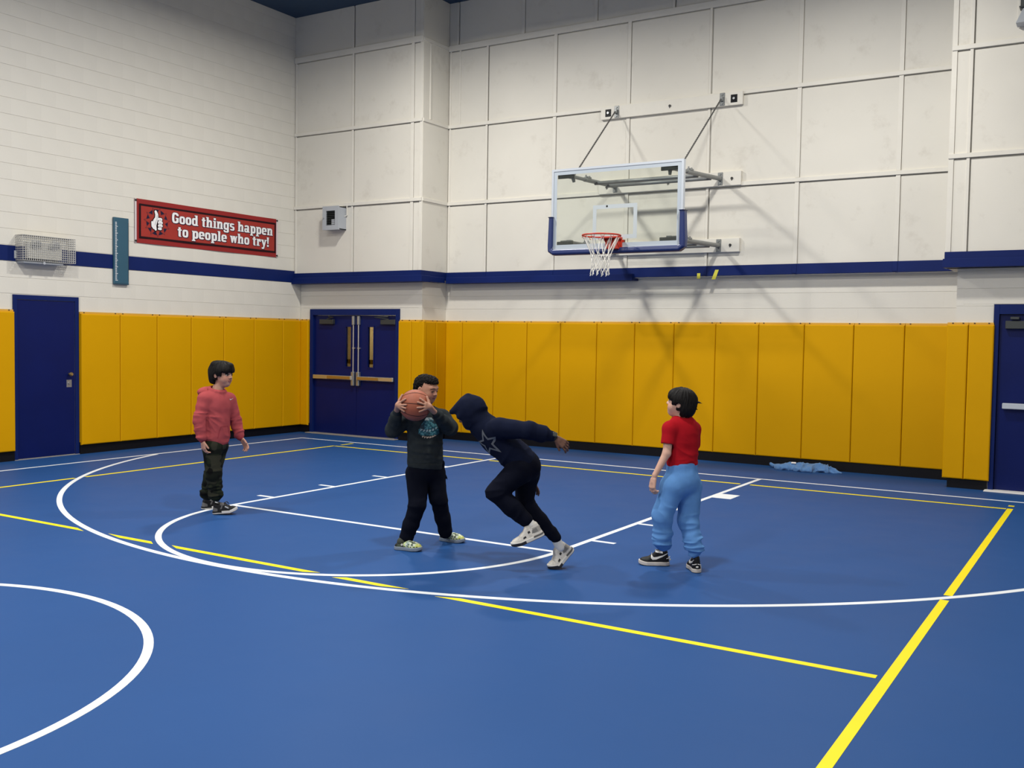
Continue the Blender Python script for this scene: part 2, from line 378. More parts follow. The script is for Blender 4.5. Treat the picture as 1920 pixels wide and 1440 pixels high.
def wall_pad(c, w, rotz, label, z0=PZ0, z1=PZ1, t=0.062, group='yellow wall pads'):
    """c: middle of the pad's back on the wall (x, y); rotz 0 faces -y"""
    Rm = np.array(((math.cos(rotz), -math.sin(rotz), 0), (math.sin(rotz), math.cos(rotz), 0), (0, 0, 1)))
    r = root('wall_pad', (c[0], c[1], z0), label=label, cat='wall pad', group=group)
    V, F = rounded_pad(w-0.004, t, z1-z0-0.012, 0.016); V = V+np.array((0, -t, 0))
    mk('cushion', V @ Rm.T+np.array((c[0], c[1], z0)), F, M_pad, r, smooth=False)
    V, F = boxvf((-w/2+0.001, -0.03, z1-z0-0.014), (w/2-0.001, 0.0, z1-z0+0.014), 0.003); V = np.array(V)
    lip = mk('mounting_lip', V @ Rm.T+np.array((c[0], c[1], z0)), F, M_padedge, r)
    for sx in (-w/2+0.06, w/2-0.06):
        V, F = boxvf((sx-0.008, -0.034, z1-z0+0.0), (sx+0.008, -0.028, z1-z0+0.012)); V = np.array(V)
        mk('screw', V @ Rm.T+np.array((c[0], c[1], z0)), F, M_screw, lip)
    return r
HP = math.pi/2
ys = [-3.442, -2.834, -2.215, -1.598, -0.966, -0.333, 0.298, 0.7175]
for i, (a, b) in enumerate(zip(ys[:-1], ys[1:])):
    wall_pad((XL, (a+b)/2), b-a, HP, f'yellow wall pad on the banner wall, {ORD[i]} to the right of the single blue door' if i < 6 else 'narrow yellow wall pad on the banner wall, in the corner by the double doors')
wall_pad((XL, -4.6765), 0.60, HP, 'yellow wall pad cut by the left picture edge, left of the single blue door')
wall_pad(((-6.465-6.25)/2, YDL), 0.215, 0, 'narrow yellow wall pad in the corner, left of the navy double doors')
wall_pad(((-4.32-4.06)/2, YDL), 0.26, 0, 'yellow wall pad directly right of the navy double doors')
wall_pad(((-4.06-3.815)/2, YDL), 0.245, 0, 'yellow wall pad at the outer corner of the wall, second from the double doors')
wall_pad((BXL-0.10, 0.90), 0.37, HP, 'shaded yellow wall pad facing sideways into the hoop bay, nearer half'); wall_pad((BXL-0.10, 1.2213), 0.2726, HP, 'shaded yellow wall pad facing sideways into the hoop bay, farther half')
hp = [-3.895, -3.53, -2.93, -2.325, -1.735, -1.125, -0.515, 0.09, 0.70, 1.305, 1.915, 2.545, 3.16, 3.82]
for i, (a, b) in enumerate(zip(hp[:-1], hp[1:])):
    wall_pad(((a+b)/2, YHL), b-a, 0, f'yellow wall pad below the basketball hoop wall, {ORD[i]} from the left' if i < 12 else 'yellow wall pad below the basketball hoop wall, last one on the right of the bay')
wall_pad(((3.735+3.965)/2, YDL), 0.23, 0, 'yellow wall pad standing forward of the hoop bay, second left of the right-edge door', z0=0.11)
wall_pad(((3.965+4.235)/2, YDL), 0.27, 0, 'yellow wall pad directly left of the blue door at the right edge', z0=0.11)

# ------------------------------------------------------------------ doors
d1 = root('door_1', (XL, -3.9, 0), kind='structure')
y0, y1, zt = -4.37, -3.445, 2.112
f = MB().box((XL-0.06, y0, 0), (XL+0.012, y0+0.055, zt), 0.002).box((XL-0.06, y1-0.055, 0), (XL+0.012, y1, zt), 0.002).box((XL-0.06, y0+0.055, zt-0.06), (XL+0.012, y1-0.055, zt), 0.002); f.mk('door_frame', M_navy, d1)
leaf = MB().box((XL-0.05, y0+0.058, 0.012), (XL+0.001, y1-0.058, zt-0.063), 0.002).mk('door_leaf', M_door, d1)
MB().tube([(XL-0.01, -3.585, 1.085), (XL+0.035, -3.585, 1.085)], 0.016, 14).tube([(XL+0.03, -3.585, 1.085), (XL+0.045, -3.585, 1.085), (XL+0.065, -3.585, 1.085)], [0.022, 0.028, 0.018], 16).mk('door_knob', M_brass, leaf)
MB().box((XL-0.006, -3.625, 0.91), (XL+0.004, -3.55, 1.01), 0.002).tube([(XL, -3.588, 0.965), (XL+0.016, -3.588, 0.965)], 0.016, 12).mk('lock_plate', M_steel, leaf)
MB().box((XL-0.05, y0, 0), (XL+0.02, y1, 0.008)).mk('threshold', M_sill, d1)

M_brownstrip = material('brown_strip', (0.03, 0.02, 0.012), 0.6)
d2 = root('door_2', (-5.28, YDL, 0), kind='structure')
x0, x1, zt = -6.235, -4.335, 2.09
f = MB().box((x0, YDL-0.03, 0), (x0+0.065, YDL+0.1, zt), 0.002).box((x1-0.065, YDL-0.03, 0), (x1, YDL+0.1, zt), 0.002).box((x0+0.065, YDL-0.03, zt-0.10), (x1-0.065, YDL+0.1, zt), 0.002); f.mk('door_frame', M_navy, d2)
xm = -5.235
def ring_box(mb, x0, x1, z0, z1, w, ya, yb):
    mb.box((x0, ya, z0), (x0+w, yb, z1)).box((x1-w, ya, z0), (x1, yb, z1)).box((x0+w, ya, z0), (x1-w, yb, z0+w)).box((x0+w, ya, z1-w), (x1-w, yb, z1)); return mb
for s, (a, b, ga, gb) in enumerate(((x0+0.068, xm-0.003, -5.475, -5.355), (xm+0.003, x1-0.068, -5.0, -4.88))):
    zl = zt-0.104; g0, g1 = 1.14, 1.80; ya, yb = YDL+0.015, YDL+0.06
    lf = MB().box((a, ya, 0.015), (ga, yb, zl)).box((gb, ya, 0.015), (b, yb, zl)).box((ga, ya, 0.015), (gb, yb, g0)).box((ga, ya, g1), (gb, yb, zl)).mk('door_leaf', M_door, d2)
    ring_box(MB(), ga-0.016, gb+0.016, g0-0.016, g1+0.016, 0.018, ya-0.010, ya).mk('pane_frame', M_door, lf)
    MB().box((ga, ya+0.02, g0), (gb, ya+0.026, g1)).mk('pane', M_pane, lf); MB().box((ga, ya+0.030, g0+0.05), (gb, ya+0.036, g0+0.125)).mk('pane_strip', M_brownstrip, lf)  # dark brown strip across the lower part, just behind the glass
    bx0, bx1 = (a+0.03, xm-0.055) if s == 0 else (xm+0.055, b-0.02)
    MB().box((bx0, ya-0.075, 0.925), (bx1, ya-0.03, 0.99), 0.006).box((bx0, ya-0.04, 0.93), (bx0+0.05, ya, 0.985)).mk('push_bar', M_chrome, lf)
    mb_ = (bx0+(bx1-bx0)*0.38, bx1-0.02) if s == 0 else (bx0+0.02, bx0+(bx1-bx0)*0.62)
    MB().box((mb_[0], ya-0.084, 0.932), (mb_[1], ya-0.07, 0.983), 0.004).mk('push_pad', M_brass, lf)
    xr = xm-0.05 if s == 0 else xm+0.06
    MB().box((xr-0.03, ya-0.06, 0.83), (xr+0.03, ya, 1.06), 0.008).mk('latch_case', M_steel, lf)
    MB().tube([(xr, ya-0.03, 1.05), (xr, ya-0.03, 1.86)], 0.011, 8).box((xr-0.025, ya-0.03, 1.44), (xr+0.025, ya, 1.46)).mk('vertical_rod', M_chrome, lf)
    MB().box((xr-0.024, ya-0.05, 1.83), (xr+0.024, ya, 1.975), 0.006).mk('top_latch', M_steel, lf)
    cx = -5.86 if s == 0 else -4.55
    MB().box((cx-0.15, ya-0.06, 1.84), (cx+0.15, ya, 1.92), 0.005).tube([(cx, ya-0.03, 1.925), (cx+(0.22 if s == 0 else -0.22), ya-0.12, 1.955), (cx+(0.02 if s == 0 else -0.02), ya-0.02, 1.965)], 0.01, 6).mk('door_closer', M_darkmetal, lf)
MB().box((x0-0.01, YDL-0.13, 0), (x1+0.01, YDL+0.1, 0.014), 0.004).mk('threshold', M_sill, d2)
MB().box((x0, YHL+0.2, 0), (x1, YHL+0.25, zt)).mk('corridor_wall', material('corridor_tan', (0.5, 0.42, 0.24), 0.8), d2)
MB().box((-5.6, YDL+0.3, 2.06), (-4.9, YDL+0.5, 2.088)).mk('pane_fill_housing', M_greybox, d2)  # unseen housing, added to go with the fill light behind the doors
ld = bpy.data.lights.new('pane_fill_light', 'AREA'); ld.shape = 'RECTANGLE'; ld.size = 0.6; ld.size_y = 0.15; ld.energy = 30; lo = bpy.data.objects.new('pane_fill_light', ld); lo.location = (-5.25, YDL+0.4, 2.05); COL.objects.link(lo)  # unseen light added behind the double doors to brighten their panes

d3 = root('door_3', (4.75, YDL, 0), kind='structure')
x0, x1, zt = 4.222, 5.29, 2.125
f = MB().box((x0, YDL-0.03, 0), (x0+0.055, YDL+0.1, zt), 0.002).box((x1-0.055, YDL-0.03, 0), (x1, YDL+0.1, zt), 0.002).box((x0+0.055, YDL-0.03, zt-0.11), (x1-0.055, YDL+0.1, zt), 0.002); f.mk('door_frame', M_navy, d3)
lf = MB().box((x0+0.058, YDL+0.015, 0.015), (x1-0.058, YDL+0.06, zt-0.114), 0.002).mk('door_leaf', M_door, d3)
MB().box((x0+0.12, YDL-0.06, 0.945), (x1-0.1, YDL-0.015, 1.01), 0.006).box((x0+0.12, YDL-0.03, 0.95), (x0+0.17, YDL+0.015, 1.0)).mk('push_bar', M_alu, lf)
MB().box((x0+0.12, YDL-0.045, 1.85), (x0+0.42, YDL+0.015, 1.94), 0.005).box((x0+0.17, YDL-0.06, 1.955), (x0+0.26, YDL+0.0, 1.985), 0.004).mk('door_closer', M_darkmetal, lf)
MB().box((x0-0.03, YDL-0.16, 0), (x1+0.03, YDL+0.1, 0.014), 0.004).mk('threshold', material('white_threshold', (0.75, 0.74, 0.72), 0.5), d3)
# ------------------------------------------------------------------ court lines (thin paint, parts of the floor)
LT = 0.0012
def strip(x0, x1, y0, y1, mat, name='court_line'): return MB().box((x0, y0, 0.0), (x1, y1, LT)).mk(name, mat, floor)
def arc_strip(cx, cy, r, a0, a1, w, mat, n=96, name='court_line', dz=0.0):
    V, F = [], []
    for i in range(n+1):
        t = a0+(a1-a0)*i/n
        for rr, zz in ((r-w/2, LT+dz), (r+w/2, LT+dz), (r-w/2, 0), (r+w/2, 0)): V.append((cx+rr*math.cos(t), cy+rr*math.sin(t), zz))
    for i in range(n):
        a, b = 4*i, 4*i+4; F += [(a, a+1, b+1, b), (a+2, a, b, b+2), (a+1, a+3, b+3, b+1)]
    return mk(name, V, F, mat, floor)
FT_ = 0.3048; LWD = 0.0508
FTY = -16.53*FT_; BSK = -(16.53-13.75)*FT_; SX = 5.68; CCY = -9.69
strip(-SX, SX, 0, LWD, M_white_line)                                   # baseline
strip(-SX-LWD, -SX, -19.4, LWD, M_white_line); strip(SX, SX+LWD, -19.4, LWD, M_white_line)
hx = 6*FT_
for s in (-1, 1):
    strip(min(s*hx, s*(hx-LWD)), max(s*hx, s*(hx-LWD)), FTY, 0, M_white_line)
    off = -(16.53-19)*FT_   # lane marks keep their distance from the free-throw line
    for dist, w in ((17, LWD), (14, LWD), (11, LWD)):
        y = -dist*FT_+off; strip(min(s*hx, s*(hx+0.2032)), max(s*hx, s*(hx+0.2032)), y-w, y, M_white_line)
    y = -7*FT_+off; strip(min(s*hx, s*(hx+0.2032)), max(s*hx, s*(hx+0.2032)), y-0.3048, y, M_white_line)
strip(-hx+LWD, hx-LWD, FTY, FTY+LWD, M_white_line)
arc_strip(0, FTY+LWD/2, hx-LWD/2, math.pi, 2*math.pi, LWD, M_white_line, dz=0.0003)
R3 = 19.75*FT_-LWD/2
ang = math.acos((SX-0.02)/R3)
arc_strip(0, BSK, R3, math.pi+ang, 2*math.pi-ang, LWD, M_white_line, 140, dz=0.0006)
arc_strip(0, CCY, hx-LWD/2, 0, 2*math.pi, LWD, M_white_line, 140, dz=0.0006)
strip(-SX, -hx, CCY-LWD/2, CCY+LWD/2, M_white_line); strip(hx, SX, CCY-LWD/2, CCY+LWD/2, M_white_line)
# yellow volleyball lines, broken where white lines cross
VX, VY0, VY1 = 4.535, -0.53, -6.60; VW = 0.052
GAP = LWD/2+0.035
CIRC = [(0, BSK, R3, None), (0, CCY, hx-LWD/2, None), (0, FTY+LWD/2, hx-LWD/2, FTY+LWD/2)]
def broken(x0, x1, y, w, mat):
    cuts = []                                  # (x, left piece's end at y-,y+; right piece's start at y-,y+)
    def cx_(c, r, yy, s): return c[0]+s*math.sqrt(max(r*r-(yy-c[1])**2, 0))
    for c in CIRC:
        if c[3] is not None and y > c[3]: continue
        if abs(y-c[1]) < c[2]:
            for s in (-1, 1):
                ys_ = (y-w/2, y+w/2); a = [cx_(c, c[2]-s*GAP, q, s) for q in ys_]; e = [cx_(c, c[2]+s*GAP, q, s) for q in ys_]; cuts.append((cx_(c, c[2], y, s), a, e))
    if FTY < y < 0:
        for s in (-1, 1): x = s*(hx-LWD/2); cuts.append((x, [x-GAP]*2, [x+GAP]*2))
    start = [x0, x0]
    def piece(st, en):
        if en[0]-st[0] < 0.01 and en[1]-st[1] < 0.01: return
        yl, yh = y-w/2, y+w/2; V = [(st[0], yl, LT), (max(en[0], st[0]), yl, LT), (max(en[1], st[1]), yh, LT), (st[1], yh, LT)]; V += [(p, q, 0) for p, q, _ in V]
        mk('court_line', V, [(0, 1, 2, 3), (0, 4, 5, 1), (1, 5, 6, 2), (2, 6, 7, 3), (3, 7, 4, 0)], mat, floor)
    for x, a, e in sorted(cuts):
        if not x0 < x < x1: continue
        piece(start, a); start = [max(p, q) for p, q in zip(start, e)]
    piece(start, [x1, x1])
broken(-VX, VX, VY0, VW, M_yellow_line); broken(-VX, VX-0.02, VY1, VW, M_yellow_line); broken(-VX, VX-0.02, CCY, VW, M_yellow_line)
def broken_y(x, w, ya, yb):
    cuts = []
    for cx, cy, r in ((0, BSK, R3),):
        d = r*r-x*x
        if d > 0: q = math.sqrt(d); cuts.append((cy-q, LWD/2*r/q+0.03))
    cur = ya
    for y, g in sorted(cuts):
        if ya < y < yb: strip(x-w/2, x+w/2, cur, y-g, M_yellow_line); cur = y+g
    strip(x-w/2, x+w/2, cur, yb, M_yellow_line)
broken_y(VX+0.035, 0.055, -18.8, VY0+VW/2); broken_y(-VX, VW, -18.8, VY0+VW/2)
strip(VX, VX+0.055, -0.345, -0.27, M_yellow_line); strip(-VX-0.02, -VX+0.03, -0.36, -0.10, M_yellow_line)

# ------------------------------------------------------------------ basketball hoop
HX0 = 0.027; BY = -0.47; ZB0, ZB1 = 2.79, 3.835
hoop = root('basketball_hoop', (HX0, YH, ZB0), label='wall-mounted glass basketball hoop with navy edge pad, red rim and white net', cat='basketball hoop')
bl, br = HX0-0.905, HX0+0.905
fr = MB(); ring_box(fr, bl, br, ZB0, ZB1, 0.028, BY-0.012, BY+0.045); backboard = fr.mk('backboard_frame', M_alu, hoop)
MB().box((bl+0.02, BY-0.004, ZB0+0.02), (br-0.02, BY+0.008, ZB1-0.02)).mk('glass', M_glass, backboard)
wl = MB(); ring_box(wl, bl+0.028, br-0.028, ZB0+0.028, ZB1-0.028, 0.048, BY-0.0065, BY-0.0055); wl.mk('border_stripe', material('white_glass_paint', (0.42, 0.47, 0.52), 0.3), backboard)
ts = MB(); ring_box(ts, HX0-0.305, HX0+0.305, 2.915, 3.345, 0.05, BY-0.0065, BY-0.0055); ts.mk('target_square', material('white_glass_paint_square', (0.47, 0.52, 0.54), 0.3), backboard)
for sx in (-1, 1):
    for zz in (ZB1-0.085, ZB0+0.085):
        a = HX0+sx*0.83; b_ = HX0+sx*0.60
        MB().box((min(a, b_), BY+0.009, zz-0.035), (max(a, b_), BY+0.03, zz+0.035), 0.004).box((a-sx*0.02, BY+0.0085, zz-0.012), (a-sx*0.06, BY+0.0095, zz-0.004)).mk('corner_plate', M_darkmetal, backboard)
def edge_pad():
    pts = [(bl-0.004, 3.225), (bl-0.004, 2.86), (bl-0.004, 2.80), (bl+0.04, 2.772), (bl+0.12, 2.772), (br-0.12, 2.772), (br-0.04, 2.772), (br+0.004, 2.80), (br+0.004, 2.86), (br+0.004, 3.225)]
    V, F = [], []
    P = np.array(pts)
    for i, (x, z) in enumerate(pts):
        t = P[min(i+1, len(P)-1)]-P[max(i-1, 0)]; t = t/np.linalg.norm(t); nrm = np.array((t[1], -t[0]))*-1
        # outward side: away from board centre
        if nrm @ (np.array((x, z))-np.array((HX0, 3.3))) < 0: nrm = -nrm
        e = 0.55 if i in (0, len(pts)-1) else 1.0
        for u, w in ((-0.034, -0.045), (0.020*e, -0.052), (0.040*e, -0.02), (0.040*e, 0.05), (0.022*e, 0.075), (-0.030, 0.07)): V.append((x+nrm[0]*u, BY+w, z+nrm[1]*u))
    n = 6
    for i in range(len(pts)-1):
        for k in range(n): k2 = (k+1) % n; F.append((i*n+k, i*n+k2, (i+1)*n+k2, (i+1)*n+k))
    F += [tuple(range(n)), tuple((len(pts)-1)*n+k for k in range(n))[::-1]]
    o = mk('edge_pad', V, F, M_boardpad, backboard, smooth=False)
    bv = o.modifiers.new('bevel', 'BEVEL'); bv.width = 0.012; bv.segments = 2
edge_pad()
# rim, mount and net
RZ = 2.92; RC = np.array((HX0+0.015, BY-0.39, RZ)); RR = 0.232
rim = MB().tube([(RC[0]+RR*math.cos(t), RC[1]+RR*math.sin(t), RZ) for t in np.linspace(0, 2*math.pi, 48, endpoint=False)], 0.010, 8, closed=True)
for t in np.linspace(0, 2*math.pi, 12, endpoint=False):
    c = np.array((RC[0]+RR*math.cos(t), RC[1]+RR*math.sin(t), RZ-0.012)); tg = np.array((-math.sin(t), math.cos(t), 0))
    rim.tube([c-tg*0.022, c-tg*0.018+np.array((0, 0, -0.018)), c+tg*0.018+np.array((0, 0, -0.018)), c+tg*0.022], 0.0035, 5)
rim = rim.mk('rim', M_rim, hoop, smooth=True)
fl_ = MB().box((RC[0]-0.10, BY-0.24, RZ-0.016), (RC[0]+0.10, BY-0.02, RZ+0.004), 0.003)
fl_.box((RC[0]-0.10, BY-0.03, RZ-0.155), (RC[0]+0.10, BY-0.008, RZ+0.012), 0.004)
for s in (-1, 1): fl_.add([(RC[0]+s*0.075-0.004, BY-0.02, RZ-0.01), (RC[0]+s*0.075-0.004, BY-0.19, RZ-0.01), (RC[0]+s*0.075-0.004, BY-0.02, RZ-0.145), (RC[0]+s*0.075+0.004, BY-0.02, RZ-0.01), (RC[0]+s*0.075+0.004, BY-0.19, RZ-0.01), (RC[0]+s*0.075+0.004, BY-0.02, RZ-0.145)], [(0, 1, 2), (3, 5, 4), (0, 3, 4, 1), (1, 4, 5, 2), (2, 5, 3, 0)])
fl_.box((RC[0]-0.075, BY-0.135, RZ-0.140), (RC[0]+0.075, BY-0.03, RZ-0.017), 0.006)
fl_.box((RC[0]-0.12, BY-0.006, RZ-0.05), (RC[0]+0.12, BY+0.03, RZ-0.02)).mk('rim_bracket', M_rim, rim)
def net_pt(i, row, off=0.0):
    # rows from the rim down
    zs = (0, -0.185, -0.245, -0.305, -0.365, -0.425); rs = (0.215, 0.128, 0.112, 0.105, 0.105, 0.115)
    t = 2*math.pi*(i+off)/12
    sway = np.array((-0.018, 0.004, 0))*(row/5.0)**1.2
    return RC+np.array((rs[row]*math.cos(t), rs[row]*math.sin(t), zs[row]-0.03*(row > 0)+0.008*math.sin(3*t)*(row > 3)))+sway
net = MB()
for i in range(12):
    net.tube([net_pt(i, 0, -0.08)+np.array((0, 0, -0.022)), net_pt(i, 1, -0.5)], 0.0042, 5); net.tube([net_pt(i, 0, 0.08)+np.array((0, 0, -0.022)), net_pt(i, 1, 0.5)], 0.0042, 5)
    for r in range(1, 5):
        o0 = 0.5 if r % 2 else 0.0
        net.tube([net_pt(i, r, o0), net_pt(i, r+1, o0+0.5)], 0.0042, 5); net.tube([net_pt(i, r, o0), net_pt(i, r+1, o0-0.5)], 0.0042, 5)
    a = net_pt(i, 5, 0.5); net.tube([a, a+np.array((0.006, 0, -0.02)), a+np.array((-0.004, 0, -0.028))], 0.006, 5)
net.mk('net', M_net, rim)
# wall boards, brackets, arms, cross pipes, chains
for z0, z1, xa, xb in ((4.823, 4.998, -1.07, 1.04), (3.755, 3.945, -1.08, 1.045), (2.865, 3.05, -1.08, 1.045)):
    wbd = MB().box((xa, YH-0.052, z0), (xb, YH, z1), 0.003).mk('wall_board', M_batten, hoop)
    zc = (z0+z1)/2
    for x in (-0.95, 0.0, 0.92):
        if z0 > 4 and x != 0.0: MB().box((x-0.045, YH-0.056, zc-0.052), (x+0.045, YH-0.05, zc+0.052)).mk('square_plate', M_black, wbd); MB().tube([(x, YH-0.07, zc), (x, YH-0.05, zc)], 0.016, 10).mk('bolt_head', M_steel, wbd)
        else: MB().tube([(x, YH-0.066, zc), (x, YH-0.05, zc)], 0.017, 10).tube([(x, YH-0.055, zc), (x-0.004, YH-0.053, zc-0.03)], 0.005, 5).mk('bolt_head', M_screw, wbd)
WB = {}
for zc, key in ((4.915, 't'), (3.852, 'm'), (2.955, 'l')):
    for sx in (-1, 1):
        x = -0.815 if sx < 0 else 0.757
        WB[key, sx] = np.array((x, YH-0.075, zc))
        b = MB().box((x-0.035, YH-0.062, zc-0.085), (x+0.035, YH-0.05, zc+0.085), 0.004).box((x-0.02, YH-0.10, zc-0.03), (x+0.02, YH-0.055, zc+0.03), 0.004)
        for dz in (-0.06, 0.06): b.tube([(x, YH-0.075, zc+dz), (x, YH-0.06, zc+dz)], 0.013, 8)
        b.mk('wall_bracket', M_pipe, hoop)
def lerp(a, b, t): return a+(b-a)*t
ARM = {}
for key, zf in (('m', 3.745), ('l', 2.90)):
    for sx in (-1, 1):
        p1 = WB[key, sx]; p0 = np.array((HX0+(-0.66 if sx < 0 else 0.72), BY+0.06, zf)); ARM[key, sx] = (p0, p1)
        b = MB().tube([p0, lerp(p0, p1, 0.3)], 0.024, 12).tube([lerp(p0, p1, 0.28), p1], 0.030, 12)
        c = lerp(p0, p1, 0.36)
        b.obox(c+np.array((0, 0, 0.03)), (0.03, 0.045, 0.014), bev=0.003)
        for dy in (-0.06, 0.04): b.tube([c+np.array((0, dy, 0.02)), c+np.array((0, dy, 0.062))], 0.011, 8)
        b.obox(p0+np.array((0, -0.01, 0)), (0.035, 0.035, 0.028), bev=0.004).obox(p0+np.array((sx*0.05, -0.02, 0.0)), (0.075, 0.022, 0.024), bev=0.004).tube([p0+np.array((-sx*0.02, 0.0, 0.0)), p0+np.array((-sx*0.03, 0.02, -0.075))], [0.03, 0.018], 10)
        b.mk('support_arm', M_pipe, hoop, smooth=False)
    for t in (0.52, 0.80):
        a = lerp(*ARM[key, -1], t); c = lerp(*ARM[key, 1], t); MB().tube([a-np.array((0, 0, 0.02)), c-np.array((0, 0, 0.02))], 0.026, 12).mk('cross_pipe', M_pipe, hoop, smooth=True)
M_chain = material('chain_steel', (0.13, 0.13, 0.125), 0.45, metal=0.4)
def chain(a, b, link=0.036):
    n = int(np.linalg.norm(b-a)/(link*0.74)); m = MB(); d = (b-a)/np.linalg.norm(b-a)
    s1 = np.cross(d, (0, 0, 1)); s1 /= np.linalg.norm(s1); s2 = np.cross(d, s1)
    for i in range(n):
        c = lerp(a, b, (i+0.5)/n); s = s1 if i % 2 else s2
        m.tube([c+d*(link/2)*math.cos(t)+s*0.011*math.sin(t) for t in np.linspace(0, 2*math.pi, 8, endpoint=False)], 0.0045, 4, closed=True)
    return m
for sx in (-1, 1):
    top = WB['t', sx]+np.array((0, -0.03, -0.01)); bot = ARM['m', sx][0]+np.array((sx*0.10 if sx > 0 else 0.03, 0.03, 0.02))
    chain(top, bot).mk('chain', M_chain, hoop)
dk = MB().tube([(HX0-0.11, BY-0.0075, 3.325), (HX0-0.11, BY-0.0065, 3.325)], 0.014, 8); dk.mk('scuff_mark', M_hole, backboard)

# yellow tape bits on the ledge below the hoop
mk('tape_strip', *boxvf((0.450, YH-0.034, 2.512), (0.496, YH-0.0305, 2.588)), M_tape, loc=None, label='short yellow tape scrap hanging off the navy ledge below the hoop, left one', cat='tape')
tb = MB(); tb.add([(0.66, YH-0.034, 2.50), (0.715, YH-0.034, 2.50), (0.76, YH-0.034, 2.63), (0.71, YH-0.034, 2.63), (0.66, YH-0.0305, 2.50), (0.715, YH-0.0305, 2.50), (0.76, YH-0.0305, 2.63), (0.71, YH-0.0305, 2.63)], [(0, 1, 2, 3), (7, 6, 5, 4), (0, 4, 5, 1), (1, 5, 6, 2), (2, 6, 7, 3), (3, 7, 4, 0)])
tb.mk('tape_strip', M_tape, label='longer slanted yellow tape strip on the navy ledge below the hoop, right one', cat='tape')

# ------------------------------------------------------------------ things on the walls
# caged light on the left wall
cg = root('caged_emergency_light', (XL, -3.95, 2.55), label='emergency light in a pale wire guard on the banner wall above the blue door', cat='light')
y0, y1, z0, z1, xd = -4.33, -3.60, 2.545, 2.86, XL+0.17
w = MB()
for y in np.linspace(y0, y1, 27):
    w.tube([(XL, y, z0), (xd, y, z0), (xd, y, z1), (XL, y, z1)], 0.0043, 4)
for z in np.linspace(z0, z1, 12): w.tube([(XL, y0, z), (xd, y0, z), (xd, y1, z), (XL, y1, z)], 0.0043, 4)
for x in np.linspace(XL+0.02, xd, 6):
    w.tube([(x, y0, z0), (x, y0, z1), (x, y1, z1), (x, y1, z0)], 0.0043, 4, closed=True)
M_wire = material('pale_wire', (0.50, 0.49, 0.46), 0.45, metal=0.3)
w.mk('wire_guard', M_wire, cg)
MB().box((XL+0.008, y0+0.12, z0+0.03), (XL+0.09, y1-0.14, z1-0.07), 0.01).mk('light_body', material('ivory_plastic', (0.62, 0.60, 0.54), 0.5), cg)
for yy in (-4.12, -3.86):
    MB().tube([(XL+0.06, yy, 2.77), (XL+0.10, yy, 2.77), (XL+0.135, yy, 2.745)], [0.03, 0.06, 0.062], 16).mk('lamp_head', material('lamp_head_grey', (0.55, 0.55, 0.53), 0.35), cg)
MB().box((XL, y0+0.02, z0-0.035), (xd-0.02, y1-0.16, z0-0.012), 0.004).box((XL, y0-0.02, z0+0.02), (XL+0.02, y0+0.01, z0+0.12), 0.003).tube([(xd-0.02, -4.04, z0-0.024), (xd, -4.04, z0-0.024)], 0.018, 10).mk('base_plate', M_greybox, cg)

# teal reach board with a column of white ticks
tl = root('reach_board', (XL, -2.79, 2.318), label='tall narrow teal board with a column of white tick marks on the banner wall', cat='board')
M_teal = material('teal_laminate', (0.020, 0.085, 0.135), 0.45, var=0.05, vscale=6)
MB().box((XL+0.002, -2.915, 2.318), (XL+0.035, -2.675, 3.243), 0.004).mk('board', M_teal, tl)
tk = MB()
for i in range(44):
    z = 2.37+i*0.0186; L_ = 0.040 if i % 5 == 0 else 0.026
    tk.box((XL+0.035, -2.895, z), (XL+0.0358, -2.895+L_, z+0.0075))
tk.mk('tick_scale', M_white_plain, tl)
tk = MB()
for i in range(44): tk.box((XL+0.035, -2.690, 2.37+i*0.0186), (XL+0.0358, -2.678, 2.37+i*0.0186+0.008))
tk.mk('hole_scale', M_hole, tl)
MB().box((XL+0.030, -2.91, 2.316), (XL+0.042, -2.68, 2.336), 0.002).mk('bottom_rail', material('teal_dark', (0.012, 0.05, 0.085), 0.45), tl)

# ---- banner
bn = root('banner', (XL, -1.18, 2.925), label='long red vinyl banner with thumbs-up emblem and white motivational lettering', cat='banner')
BX = XL+0.012
def bv(n=40):   # gently rippled sheet
    V, F = [], []
    us = np.linspace(-2.56, 0.205, n+1)
    for i, u in enumerate(us):
        for v in (2.925, 3.08, 3.24, 3.40, 3.548):
            V.append((BX+0.006*math.sin(u*5.1)*abs(v-3.24)/0.31, u, v))
    m = len(V)
    V += [(x-0.004, y, z) for x, y, z in V]
    for i in range(n):
        for k in range(4):
            a = i*5+k; F.append((a, a+5, a+6, a+1)); F.append((m+a, m+a+1, m+a+6, m+a+5))
    for k in range(4): F.append((k, k+1, m+k+1, m+k)); a = n*5+k; F.append((a, m+a, m+a+1, a+1))
    for i in range(n): a = i*5; F.append((a, m+a, m+a+5, a+5)); b = a+4; F.append((b, b+5, m+b+5, m+b))
    return V, F
M_red = material('red_vinyl', (0.27, 0.017, 0.017), 0.45, spec=0.25, var=0.07, vscale=1.5)
M_redlight = material('red_vinyl_bright', (0.33, 0.030, 0.022), 0.45, spec=0.25, var=0.07, vscale=2.5)
M_maroon = material('dark_print', (0.016, 0.003, 0.006), 0.5, spec=0.15); M_inkblue = material('navy_print', (0.012, 0.010, 0.035), 0.5, spec=0.15)
M_hem = material('white_hem', (0.62, 0.55, 0.56), 0.5)
sheet = mk('sheet', *bv(), M_red, bn)
def flat(mb, polys, x):    # polygons in (y, z)
    for i, p in enumerate(polys): mb.poly([(x+i*1e-5, a, b) for a, b in p])
    return mb
X1, X2, X3, X4 = BX+0.0075, BX+0.0100, BX+0.0125, BX+0.0150
for a, b in ((-2.56, -2.535), (0.178, 0.206)): MB().box((BX-0.003, a, 2.926), (BX+0.008, b, 3.547)).mk('hem', M_hem, bn)
